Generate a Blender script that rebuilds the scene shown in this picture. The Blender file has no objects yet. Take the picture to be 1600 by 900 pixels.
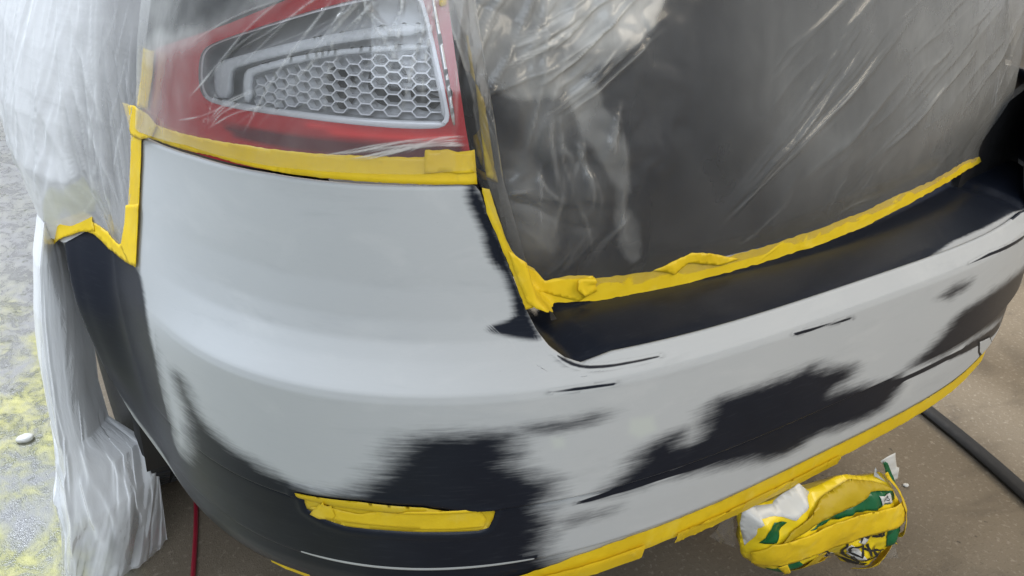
import bpy, bmesh, math, random
import numpy as np
from mathutils import Matrix, Vector, geometry

sc = bpy.context.scene
# ------------------------------------------------------------------ camera
cam = bpy.data.objects.new('camera', bpy.data.cameras.new('camera'))
sc.collection.objects.link(cam)
cam.matrix_world = Matrix(((0.83228756, 0.21133844, -0.51247779, -0.13298724),
                           (-0.55332534, 0.37274143, -0.74491267, -0.60609824),
                           (0.03359302, 0.9035485, 0.42716697, 1.14281605), (0, 0, 0, 1)))
cam.data.sensor_width = 36; cam.data.lens = 28.8
cam.data.clip_start = .02; cam.data.clip_end = 200
cam.data.dof.use_dof = False
sc.camera = cam
# ------------------------------------------------------------------ light
w = bpy.data.worlds.new('World'); sc.world = w; w.use_nodes = True
bg = w.node_tree.nodes['Background']; bg.inputs[0].default_value = (.78, .81, .85, 1); bg.inputs[1].default_value = .48

def area(name, loc, target, sx, sy, power, col):
    l = bpy.data.lights.new(name, 'AREA'); l.shape = 'RECTANGLE'; l.size = sx; l.size_y = sy
    l.energy = power; l.color = col
    o = bpy.data.objects.new(name, l); sc.collection.objects.link(o)
    o.location = loc; o.rotation_euler = (Vector(target) - Vector(loc)).to_track_quat('-Z', 'Y').to_euler()
    return o
area('daylight_opening', (-1.7, 4.4, 6.0), (-.15, 1.2, .3), 4.0, 3.0, 880, (.84, .91, 1.0))      # open door on the left
area('daylight_behind', (-2.2, -3.4, 3.6), (.6, .1, .5), 4.0, 2.4, 160, (.80, .89, 1.0))       # the same daylight behind the photographer
area('ceiling_lamps', (3.0, -2.2, 3.2), (1.2, .2, .5), 3.0, 1.2, 105, (1.0, .88, .70))
area('ceiling_lamps', (3.4, 3.6, 3.2), (2.0, .3, .0), 2.4, 1.2, 150, (1.0, .88, .70))              # warm garage tubes
vs = sc.view_settings; vs.view_transform = 'Standard'; vs.look = 'None'; vs.exposure = 0; vs.gamma = 1
sc.cycles.max_bounces = 6; sc.cycles.diffuse_bounces = 3; sc.cycles.transparent_max_bounces = 10
sc.cycles.use_adaptive_sampling = True; sc.cycles.adaptive_threshold = .025
sc.cycles.use_denoising = True
# ------------------------------------------------------------------ car body surface
# Car frame: X to the car's right, Y to its front, Z up; rearmost bumper line is near Y = 0.
PN, PB, PA = 3.355, 0.828, 0.93
_th = np.linspace(0, math.pi, 20001)
_c, _s = np.cos(_th), np.sin(_th)
_px = PA - np.sign(_c) * np.abs(_c) ** (2 / PN) * PA
_py = PB - PB * np.abs(_s) ** (2 / PN)
_tq = np.clip((_px - 1.40) / .46, 0, 1); _px = _px + .11 * _tq * _tq * (3 - 2 * _tq)
_arc = np.concatenate([[0], np.cumsum(np.hypot(np.diff(_px), np.diff(_py)))])
SL = float(_arc[-1])                       # length of the plan curve round the rear
_su = np.linspace(0, SL, 3001)
_pxu = np.interp(_su, _arc, _px); _pyu = np.interp(_su, _arc, _py)
_tx = np.gradient(_pxu, _su); _ty = np.gradient(_pyu, _su)
for _k in range(40):
    _tx[1:-1] = (_tx[:-2] + 2 * _tx[1:-1] + _tx[2:]) / 4; _ty[1:-1] = (_ty[:-2] + 2 * _ty[1:-1] + _ty[2:]) / 4
_tl = np.hypot(_tx, _ty); _tx /= _tl; _ty /= _tl
_iz = [.20, .26, .30, .316, .346, .3515, .355, .40, .442, .4475, .4505, .456, .470, .54, .612, .622, .640, .655, .675, .70, .74, .80, .85, .95, 1.05, 1.2, 1.45]
_ii = [.05, .030, .019, .0155, .0140, .0075, .0070, .0062, .0070, .0095, .0010, -.0046, -.0040, -.0025, -.001, .0015, .0135, .023, .0335, .041, .049, .057, .064, .085, .112, .17, .30]
_zt = np.linspace(.2, 1.45, 2501); _it = np.interp(_zt, _iz, _ii)
_kern = np.exp(-.5 * (np.arange(-14, 15) / 2.0) ** 2); _kern /= _kern.sum()
_it = np.convolve(np.pad(_it, 14, mode='edge'), _kern, mode='valid')
_i2 = np.interp(_zt, [.2, .26, .30, .35, .45, .54, .60, .66, .72, .80, .85, .95, 1.05, 1.2, 1.45], [.05, .030, .019, .010, .002, .0, .004, .018, .036, .055, .064, .085, .112, .17, .30])
_k2 = np.exp(-.5 * (np.arange(-60, 61) / 22) ** 2); _k2 /= _k2.sum(); _i2 = np.convolve(np.pad(_i2, 60, mode='edge'), _k2, mode='valid')

def inset(s, z):                            # creases fade out on the car's side
    m = smooth((np.minimum(s, SL - np.asarray(s)) - .27) / .30)
    return np.interp(z, _zt, _it) * m + np.interp(z, _zt, _i2) * (1 - m)
AY, AZ, AR = 1.05, .33, .37                 # wheel arch centre and radius

def smooth(x):
    x = np.clip(x, 0, 1); return x * x * (3 - 2 * x)

def plan(s):
    s = np.asarray(s, float)
    x = np.interp(s, _su, _pxu); y = np.interp(s, _su, _pyu)
    y = y + np.where(s < 0, -s, 0) + np.where(s > SL, s - SL, 0)
    tx = np.interp(s, _su, _tx); ty = np.interp(s, _su, _ty)
    return x, y, ty, -tx                    # position and outward normal

def flare(s, z):
    x, y, nx, ny = plan(s)
    d = np.hypot(y - AY, z - AZ) - AR
    amp = .051 * smooth((z - .20) / .38) * (1 - .5 * smooth((z - .69) / .14))
    h = smooth(1 - d / .115) * .9 + .1 * smooth(1 - d / .035)
    return amp * h * (np.asarray(s) < .6)

def surf(s, z, off=0.0):
    x, y, nx, ny = plan(s)
    k = off - inset(s, z) + flare(s, z)
    return np.stack([x + nx * k, y + ny * k, np.broadcast_to(np.asarray(z, float), x.shape)], -1)

def tail_y(x, z):                           # tailgate skin
    return .128 + .16 * (z - .66) + .60 * np.clip(z - .95, 0, 9) ** 2 + .05 * ((x - .93) / .5) ** 2

def gapmix(s, z):                           # 0 on the bumper / lamp skin, 1 on the tailgate
    x = plan(s)[0]
    g = np.interp(z, [.66, .72, .86, 1.05, 1.4], [.43, .375, .335, .305, .30])
    return smooth((np.minimum(x, 2.22 - x) - g + .01) / .05)

def tail(s, z, off=0.0):
    x, y, nx, ny = plan(s)
    m = gapmix(s, z)[..., None]
    zz = np.broadcast_to(np.asarray(z, float), x.shape)
    return surf(s, z, off) * (1 - m) + np.stack([x, tail_y(x, zz) - off, zz], -1) * m
# ------------------------------------------------------------------ measured outlines
# (s, z): metres along the body's plan curve and height; bag outlines are (x, z); shelf is (x, y)
D = {'top':[[0.2488,0.8306],[0.4202,0.8435],[0.5809,0.85],[0.7142,0.8517],[0.7892,0.8536],[0.8602,0.8546],[0.8683,0.8517],[0.8779,0.8271],[0.8941,0.7898],[0.9106,0.751],[0.9269,0.7117],[0.9425,0.6802],[0.9572,0.6613],[0.976,0.6474],[0.9958,0.6398]],
'seam':[[-0.0356,0.5879],[0.0315,0.6294],[0.0505,0.6477],[0.0721,0.6605],[0.1179,0.6509],[0.1925,0.6526],[0.2676,0.6592],[0.251,0.7043],[0.2436,0.7567],[0.2398,0.8251]],
'dark':[[[-0.3171,0.5542],[0.0604,0.672],[0.2733,0.6602],[0.3065,0.6449],[0.3355,0.605],[0.3572,0.5555],[0.3594,0.5049],[0.3752,0.47],[0.3564,0.4134],[0.3775,0.3974],[0.4125,0.4271],[0.4374,0.4788],[0.4287,0.5179],[0.416,0.5599],[0.4379,0.5636],[0.4607,0.5266],[0.5079,0.499],[0.5765,0.4905],[0.6244,0.4775],[0.6687,0.474],[0.7189,0.4855],[0.7395,0.511],[0.7564,0.5312],[0.7693,0.5613],[0.783,0.5708],[0.8279,0.5735],[0.8733,0.5724],[0.9042,0.5709],[0.9164,0.5592],[0.9097,0.5454],[0.915,0.5306],[0.9056,0.5254],[0.9271,0.5087],[0.9527,0.4924],[0.9624,0.4687],[0.9498,0.4507],[0.9652,0.4304],[0.9603,0.4211],[0.9699,0.4083],[0.9577,0.4006],[0.964,0.3859],[0.9574,0.3764],[0.9585,0.3582],[0.9918,0.3259],[1.007,0.2022],[0.5274,0.2022],[0.2232,0.3006],[0.0526,0.5322]],[[0.9138,0.5669],[0.9278,0.5759],[0.9686,0.5728],[0.998,0.5763],[1.0235,0.5756],[1.0171,0.5667],[0.9861,0.562],[0.9444,0.5632]],[[1.0277,0.4343],[1.0472,0.4675],[1.0698,0.4834],[1.0762,0.4977],[1.1014,0.5126],[1.1358,0.5166],[1.1547,0.519],[1.1511,0.4978],[1.1765,0.4898],[1.1786,0.5199],[1.1939,0.5506],[1.2383,0.5486],[1.3008,0.5464],[1.3682,0.545],[1.3925,0.5496],[1.4303,0.5286],[1.5084,0.5153],[1.5084,0.4948],[1.4604,0.4813],[1.508,0.4754],[1.6061,0.4517],[1.6562,0.4579],[1.687,0.4272],[1.6849,0.4126],[1.6518,0.3823],[1.5874,0.3764],[1.5025,0.3867],[1.4552,0.3942],[1.4174,0.3813],[1.3613,0.3858],[1.2911,0.4067],[1.1955,0.4222],[1.1401,0.4358],[1.0875,0.4314]],[[1.6562,0.4579],[1.701,0.4748],[1.7453,0.4924],[1.7673,0.5082],[1.8011,0.5281],[1.8695,0.5337],[1.9552,0.5343],[2.0826,0.5259],[2.2477,0.5008],[2.1927,0.4381],[2.2419,0.3753],[2.0293,0.4196],[1.8725,0.4378],[1.7788,0.4364]],[[1.8788,0.4264],[1.9697,0.424],[2.1241,0.395],[2.2048,0.4088],[2.2419,0.3558],[2.1585,0.3742],[1.9653,0.4062]],[[1.7225,0.5798],[1.7497,0.5905],[1.8058,0.5848],[1.8,0.5743],[1.7556,0.5691]],[[0.8474,0.8575],[0.8716,0.8572],[0.9334,0.7034],[0.9471,0.6739],[0.9402,0.6718],[0.9141,0.6768],[0.8866,0.6839],[0.8739,0.6912],[0.9017,0.6969],[0.9151,0.7034],[0.9105,0.7266],[0.8991,0.7563],[0.8827,0.7677],[0.8762,0.7905],[0.8625,0.8239]],[[0.952,0.6172],[0.9832,0.6181],[1.0365,0.6154],[1.0365,0.613],[0.9872,0.6151]],[[1.338,0.614],[1.4074,0.6102],[1.4675,0.6061],[1.4686,0.6026],[1.4083,0.6069],[1.3453,0.6092]],[[0.9994,0.4366],[1.0968,0.4412],[1.2084,0.4386],[1.3374,0.439],[1.4868,0.4384],[1.6606,0.4318],[1.8788,0.4264],[2.1281,0.392],[2.2023,0.3535],[1.8843,0.4165],[1.6638,0.4233],[1.4891,0.4305],[1.3393,0.4303],[1.2096,0.4316],[1.0975,0.4346],[1.0016,0.4308]],[[1.7914,0.6204],[1.8617,0.6224],[2.0388,0.6129],[2.0444,0.6064],[1.8613,0.6182]],[[0.9753,0.4102],[1.0105,0.4106],[1.0544,0.4063],[1.045,0.4006],[1.0017,0.4002]],[[1.948,0.6724],[1.9072,0.713],[1.887,0.782],[2.2511,0.8503],[2.3171,0.6285],[2.1086,0.668]],[[0.9616,0.6561],[0.9798,0.6453],[0.9973,0.6389],[1.0297,0.6353],[1.0614,0.6346],[1.1041,0.6339],[1.1037,0.6326],[1.0608,0.6327],[1.0292,0.6334],[0.9968,0.6367],[0.9778,0.6436]]],
'light':[[[0.625,0.3536],[0.665,0.3544],[0.705,0.3547],[0.745,0.3548],[0.785,0.3548],[0.825,0.3548],[0.865,0.3547],[0.905,0.3544],[0.945,0.3536],[0.945,0.353],[0.905,0.3522],[0.865,0.3519],[0.825,0.3518],[0.785,0.3518],[0.745,0.3518],[0.705,0.3519],[0.665,0.3522],[0.625,0.353]]],
'spot':[[[0.9547,0.5531],[0.9699,0.5503],[0.9724,0.5366],[0.9589,0.5373]],[[1.0626,0.557],[1.0967,0.5531],[1.1055,0.5293],[1.0803,0.5244],[1.0617,0.5371]]],
'shelf':[[0.3957,0.073],[0.4151,0.044],[0.4476,0.0356],[0.4828,0.0294],[0.5259,0.019],[0.5908,0.0119],[0.709,0.0095],[0.8811,0.0037],[1.0039,0.0071],[1.088,0.0226],[1.2175,0.0446],[1.3376,0.055],[1.5206,0.08]],
'tow':[[1.9836,0.4051],[2.0594,0.387],[2.1441,0.3352],[2.1152,0.3287],[2.1036,0.3201],[2.0132,0.3711]],
'tow_gap':[[1.9725,0.4105],[2.0591,0.3915],[2.147,0.3352],[2.1152,0.3266],[2.1349,0.2801],[2.0016,0.3755]],
'lamp':[[0.262,0.8391],[0.2346,0.8695],[0.2526,0.9163],[0.2693,0.9456],[0.2855,0.9558],[0.4018,0.9841],[0.4846,1.0054],[0.5784,1.0335],[0.6279,1.0489],[0.7054,1.0662],[0.7787,1.0756],[0.8263,1.0798],[0.831,1.0462],[0.8404,0.9897],[0.8525,0.9181],[0.8639,0.861],[0.7895,0.8587],[0.7152,0.8575],[0.5835,0.8561],[0.4259,0.8507]],
'window':[[0.4232,0.9583],[0.4286,0.9698],[0.4486,0.9805],[0.5438,1.0062],[0.6503,1.0329],[0.7351,1.0487],[0.7925,1.0552],[0.8038,1.0332],[0.8156,0.9957],[0.8277,0.9511],[0.8348,0.9181],[0.7893,0.9155],[0.7137,0.9171],[0.6106,0.9186],[0.4653,0.9144],[0.4382,0.9193],[0.4263,0.9331]],
'lampdark':[[0.4749,0.896],[0.5802,0.9009],[0.6787,0.9021],[0.7648,0.9014],[0.8475,0.9014],[0.8554,0.8871],[0.7813,0.881],[0.6973,0.8796],[0.6131,0.8802],[0.5171,0.8833]],
'lampglow':[[0.621,0.9142],[0.7138,0.9125],[0.7893,0.9121],[0.8396,0.9121],[0.8419,0.9041],[0.7647,0.9041],[0.6786,0.9055]],
'bezel_low':[[0.4127,0.9174],[0.4607,0.9196],[0.5962,0.924],[0.7072,0.9235],[0.7877,0.9232],[0.8254,0.9238],[0.8296,0.9144],[0.7877,0.9131],[0.7075,0.914],[0.5969,0.9157],[0.438,0.9097]],
'bezel_right':[[0.7909,1.0538],[0.7973,1.054],[0.8101,1.0061],[0.8222,0.961],[0.8305,0.9239],[0.8245,0.9225],[0.8153,0.9609],[0.803,1.006]],
'bezel_right2':[[0.8072,1.0556],[0.8107,1.0557],[0.8223,1.0086],[0.8334,0.9578],[0.8396,0.921],[0.8356,0.921],[0.8286,0.9577],[0.8173,1.0085]],
'guide_outer':[[0.4344,0.9146],[0.4236,0.9387],[0.4312,0.953],[0.4587,0.9619],[0.5774,0.9893],[0.6976,1.0104],[0.7986,1.0212],[0.8014,1.0097],[0.6983,1],[0.5908,0.9808],[0.4789,0.9555],[0.4653,0.9467],[0.4695,0.9179]],
'guide_inner':[[0.5021,0.9176],[0.4968,0.9474],[0.5077,0.9571],[0.6029,0.9789],[0.6989,0.9922],[0.8061,0.9994],[0.8079,0.9936],[0.6992,0.987],[0.6083,0.9732],[0.5199,0.9519],[0.5125,0.9462],[0.5158,0.9193]],
'comb':[[0.5034,0.9442],[0.6008,0.9702],[0.6953,0.9843],[0.8075,0.9911],[0.8284,0.9211],[0.7384,0.9189],[0.6358,0.919],[0.5086,0.9157]],
'tape':{'lamp':[[0.2445,0.849],[0.2729,0.8599],[0.4212,0.8705],[0.5349,0.8785],[0.632,0.882],[0.7141,0.8852],[0.7974,0.8865],[0.8637,0.8949],[0.8664,0.8579],[0.7894,0.8577],[0.7148,0.8579],[0.5825,0.8564],[0.4707,0.8557],[0.3082,0.8428],[0.2761,0.8394]],
'patch':[[0.8007,0.8947],[0.8298,0.8957],[0.854,0.8909],[0.8604,0.8936],[0.865,0.8717],[0.8417,0.8705],[0.8216,0.8719],[0.7991,0.8695]],
'upper':[[0.2343,0.9488],[0.2836,0.9515],[0.2828,0.921],[0.2696,0.876],[0.2204,0.8701],[0.231,0.9111]],
'cross':[[0.138,0.8595],[0.2068,0.8684],[0.2765,0.8707],[0.3152,0.8633],[0.2975,0.8448],[0.2469,0.8305],[0.1956,0.8262],[0.1741,0.8441]],
'vert':[[0.1905,0.8377],[0.2481,0.8463],[0.2515,0.7859],[0.2586,0.7431],[0.2628,0.7082],[0.2127,0.7004],[0.2028,0.7459]],
'vert2':[[0.1989,0.7262],[0.2609,0.7456],[0.2728,0.7005],[0.2836,0.666],[0.2561,0.6585],[0.2025,0.667],[0.2055,0.7]],
'diag':[[0.0458,0.6661],[0.0734,0.663],[0.138,0.6594],[0.1881,0.6641],[0.235,0.6869],[0.2755,0.6833],[0.2796,0.6618],[0.2243,0.6523],[0.1347,0.6405],[0.0864,0.6489],[0.07,0.6488]],
'tip':[[-0.3142,0.4965],[-0.0922,0.6144],[0.0063,0.6568],[0.0361,0.6716],[0.0611,0.6716],[0.085,0.6543],[0.0535,0.6449],[0.0239,0.6297],[-0.0282,0.6022],[-0.1091,0.5618]],
'refl':[[0.6329,0.462],[0.7188,0.4678],[0.7969,0.465],[0.8891,0.4452],[0.8863,0.4322],[0.8807,0.4185],[0.8675,0.415],[0.8199,0.4165],[0.7464,0.4174],[0.6957,0.416],[0.6641,0.4211],[0.6408,0.4311]],
'refl_mid':[[0.6448,0.4343],[0.6636,0.4431],[0.7139,0.4397],[0.7813,0.4599],[0.8606,0.4601],[0.8771,0.4333],[0.8749,0.4213],[0.8281,0.4203],[0.7384,0.4247],[0.6785,0.4226]],
'refl_tri':[[0.646,0.4255],[0.6729,0.4606],[0.6825,0.4316],[0.6786,0.4247],[0.6605,0.4212]]},
'sill_low':[[0.9518,0.7099],[1.0333,0.6635],[1.0989,0.656],[1.1812,0.6543],[1.2478,0.655],[1.3193,0.6567],[1.4247,0.6601],[1.5791,0.665],[1.6696,0.6701],[1.7731,0.6778],[1.8968,0.685],[2.0562,0.6909],[2.2734,0.6866]],
'sill_up':[[1.0292,0.6896],[1.0424,0.6913],[1.0998,0.6882],[1.1815,0.6829],[1.2475,0.6853],[1.3186,0.681],[1.4233,0.6844],[1.5762,0.6919],[1.6659,0.6968],[1.7683,0.7045],[1.8921,0.7047],[2.049,0.7121],[2.2753,0.6944]],
'gap_tape':[[0.8715,0.8544],[0.8812,0.8528],[0.8901,0.8267],[0.9023,0.7931],[0.9206,0.7656],[0.9341,0.7377],[0.9369,0.7123],[0.9268,0.7101],[0.9106,0.7525],[0.8941,0.7912],[0.8779,0.8271]],
'crumple1':[[1.1976,0.684],[1.225,0.6908],[1.2645,0.6994],[1.294,0.6946],[1.3567,0.6744],[1.3189,0.6713],[1.2589,0.6853],[1.2362,0.6731]],
'crumple2':[[1.0756,0.6918],[1.1,0.6918],[1.1033,0.6716],[1.0845,0.6673],[1.0732,0.6779]],
'gap_hint':[[0.8593,1.0056],[0.8628,1.0056],[0.8707,0.9664],[0.8782,0.9055],[0.886,0.8529],[0.9297,0.8361],[0.9146,0.8888],[0.8654,0.9664]],
'top_bit':[[0.8166,1.0604],[0.8288,1.0606],[0.8294,1.0421],[0.8225,1.0395],[0.8191,1.0419]],
'corner':[[0.904,0.7833],[0.9205,0.7717],[1.0157,0.7139],[1.0295,0.6948],[1.0653,0.6968],[1.1019,0.6915],[1.1033,0.6698],[1.0793,0.6591],[0.9403,0.7113],[0.9287,0.7192],[0.9173,0.7459]],
'bag':{'outline':[[0.7624,0.2562],[0.7612,0.2788],[0.7691,0.2857],[0.8003,0.2851],[0.8259,0.2832],[0.8701,0.3012],[0.891,0.2819],[0.9173,0.2835],[0.9658,0.2932],[1.0132,0.2734],[1.0414,0.269],[1.0611,0.2698],[1.0936,0.2362],[1.1138,0.202],[1.1238,0.1702],[1.1236,0.1339],[1.1049,0.1256],[1.0897,0.0863],[1.0737,0.0619],[1.0247,0.0744],[1.0023,0.1031],[0.9632,0.1282],[0.9063,0.1311],[0.8658,0.1284],[0.8423,0.1284],[0.8196,0.1422],[0.7991,0.1637],[0.778,0.1817],[0.7709,0.2109]],
'band_main':[[0.7736,0.2067],[0.7921,0.2318],[0.8267,0.2344],[0.885,0.2374],[0.9587,0.2415],[1.0251,0.2317],[1.099,0.2189],[1.1159,0.1978],[1.1243,0.1701],[1.0854,0.1774],[1.0388,0.1839],[0.9838,0.1865],[0.9314,0.1852],[0.8764,0.1871],[0.8381,0.1802],[0.8059,0.1783],[0.7819,0.1796]],
'band_up':[[0.8061,0.2283],[0.8237,0.2485],[0.8648,0.2676],[0.9082,0.2799],[0.9659,0.2925],[1.0449,0.2632],[1.0567,0.2529],[1.0012,0.2657],[0.9581,0.2571],[0.9144,0.2543],[0.8693,0.2478],[0.8356,0.238],[0.8124,0.2288]],
'band_right':[[1.0438,0.2816],[1.0501,0.2844],[1.0749,0.2487],[1.0932,0.2207],[1.1118,0.1706],[1.1123,0.1267],[1.0997,0.1376],[1.1004,0.1779],[1.0777,0.2272],[1.0651,0.2517]],
'band_low':[[1.0265,0.0734],[1.0496,0.0933],[1.0726,0.1183],[1.0945,0.1346],[1.1385,0.09],[1.1067,0.1094],[1.0899,0.0854],[1.0748,0.0607]],
'band_left':[[0.8165,0.1737],[0.8321,0.1776],[0.8524,0.1439],[0.8472,0.1371],[0.8354,0.1537]],
'band_fold':[[0.865,0.1322],[0.8807,0.1684],[0.8842,0.1827],[0.9125,0.1779],[0.9095,0.1616],[0.9047,0.1528],[0.963,0.129],[0.9065,0.1303]],
'green1':[[0.8651,0.2374],[0.9156,0.2497],[0.9591,0.2534],[1.0016,0.2643],[1.062,0.2485],[1.0783,0.2229],[1.025,0.232],[0.9589,0.2408],[0.8853,0.236]],
'green2':[[1.0475,0.1792],[1.0902,0.1741],[1.1168,0.1682],[1.1176,0.1469],[1.1082,0.1274],[1.0655,0.13]],
'green3':[[0.8191,0.1528],[0.8262,0.1743],[0.8552,0.1775],[0.8758,0.157],[0.867,0.1385],[0.8415,0.1322]],
'green4':[[0.7824,0.2266],[0.7847,0.2535],[0.7992,0.267],[0.8245,0.2599],[0.8131,0.2455],[0.8037,0.2291]],
'green5':[[0.8852,0.2363],[0.9036,0.2436],[0.9182,0.2388],[0.8989,0.2352]],
'white1':[[0.7608,0.2567],[0.7609,0.2805],[0.7688,0.2874],[0.8168,0.2814],[0.84,0.2915],[0.8714,0.3024],[0.8928,0.2814],[0.8749,0.2805],[0.8512,0.2703],[0.8366,0.2631],[0.8059,0.2731],[0.7806,0.2744],[0.7737,0.2588],[0.7757,0.2323],[0.7743,0.2097]],
'black1':[[1.0002,0.1038],[1.0426,0.0939],[1.0314,0.0776]],
'label':[[1.0194,0.2541],[1.0527,0.2466],[1.0597,0.228],[1.0263,0.235]],
'flap_top':[[1.0375,0.3049],[1.0523,0.3105],[1.0688,0.3134],[1.082,0.2804],[1.0892,0.2763],[1.0944,0.2504],[1.0826,0.2478],[1.0577,0.2808]],
'flap_green':[[1.0388,0.3028],[1.0423,0.3058],[1.0506,0.2995],[1.0669,0.2748],[1.0847,0.2458],[1.0772,0.2412],[1.0512,0.2807]],
'flap_low':[[1.1025,0.0952],[1.1145,0.1066],[1.1344,0.0778],[1.1378,0.059],[1.1213,0.0741]],
'flap_mid':[[1.0396,0.2688],[1.0411,0.2857],[1.0534,0.2613]],
'clear_left':[[0.7199,0.231],[0.7423,0.2655],[0.7632,0.2845],[0.8135,0.2967],[0.8709,0.2978],[0.8171,0.2797],[0.7635,0.2749],[0.7608,0.2567],[0.7771,0.1881]],
'clear_right':[[1.1236,0.1228],[1.1796,0.0285],[1.1283,0.0486],[1.0737,0.0619],[1.1045,0.0885],[1.1278,0.0952]],
'wprint1':[[0.9601,0.1683],[0.9698,0.172],[1.0016,0.1468],[1.0222,0.1178],[1.0153,0.1094],[0.9919,0.1287]],
'wprint2':[[0.9095,0.1616],[0.9176,0.1709],[0.9385,0.1566],[0.9592,0.1439],[0.9598,0.1348],[0.937,0.1483]],
'wprint3':[[0.9834,0.1744],[1.0035,0.1798],[1.0151,0.1706],[1.0013,0.1612]]},
'drawing':[[[0.9572,0.1798],[0.9582,0.162],[0.9749,0.1383],[0.9934,0.1227]],[[0.9713,0.1662],[0.9934,0.1639],[1.0136,0.1426],[1.011,0.1255],[0.9898,0.1366],[0.9738,0.1565],[0.9713,0.1662]],[[1.0136,0.1426],[1.0392,0.13],[1.063,0.1254]],[[1.0232,0.1212],[1.0359,0.1019],[1.0558,0.1242]],[[1.0185,0.1517],[1.028,0.1304],[1.0396,0.1153]],[[1.0353,0.1441],[1.0424,0.1253],[1.0542,0.1101]],[[1.0001,0.1792],[1.0184,0.1783],[1.041,0.1761],[1.0459,0.1656],[1.0252,0.1672]],[[0.9874,0.173],[0.9961,0.1806],[1.0171,0.17]],[[0.9143,0.1704],[0.9322,0.1535],[0.9554,0.1453]],[[0.9214,0.1696],[0.9389,0.1547]],[[0.9979,0.1265],[1.0112,0.1108],[1.0202,0.1186]],[[0.994,0.1207],[1.0252,0.1003],[1.0366,0.1127]],[[1.034,0.1749],[1.045,0.1623]],[[0.9746,0.1809],[0.9893,0.1794]]],
'letters':[[[0.9353,0.1977],[0.9384,0.188]],[[0.9411,0.195],[0.949,0.1844]],[[0.9505,0.1925],[0.9545,0.1835],[0.9618,0.1824]],[[0.9655,0.1888],[0.9684,0.1802]]],
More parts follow.
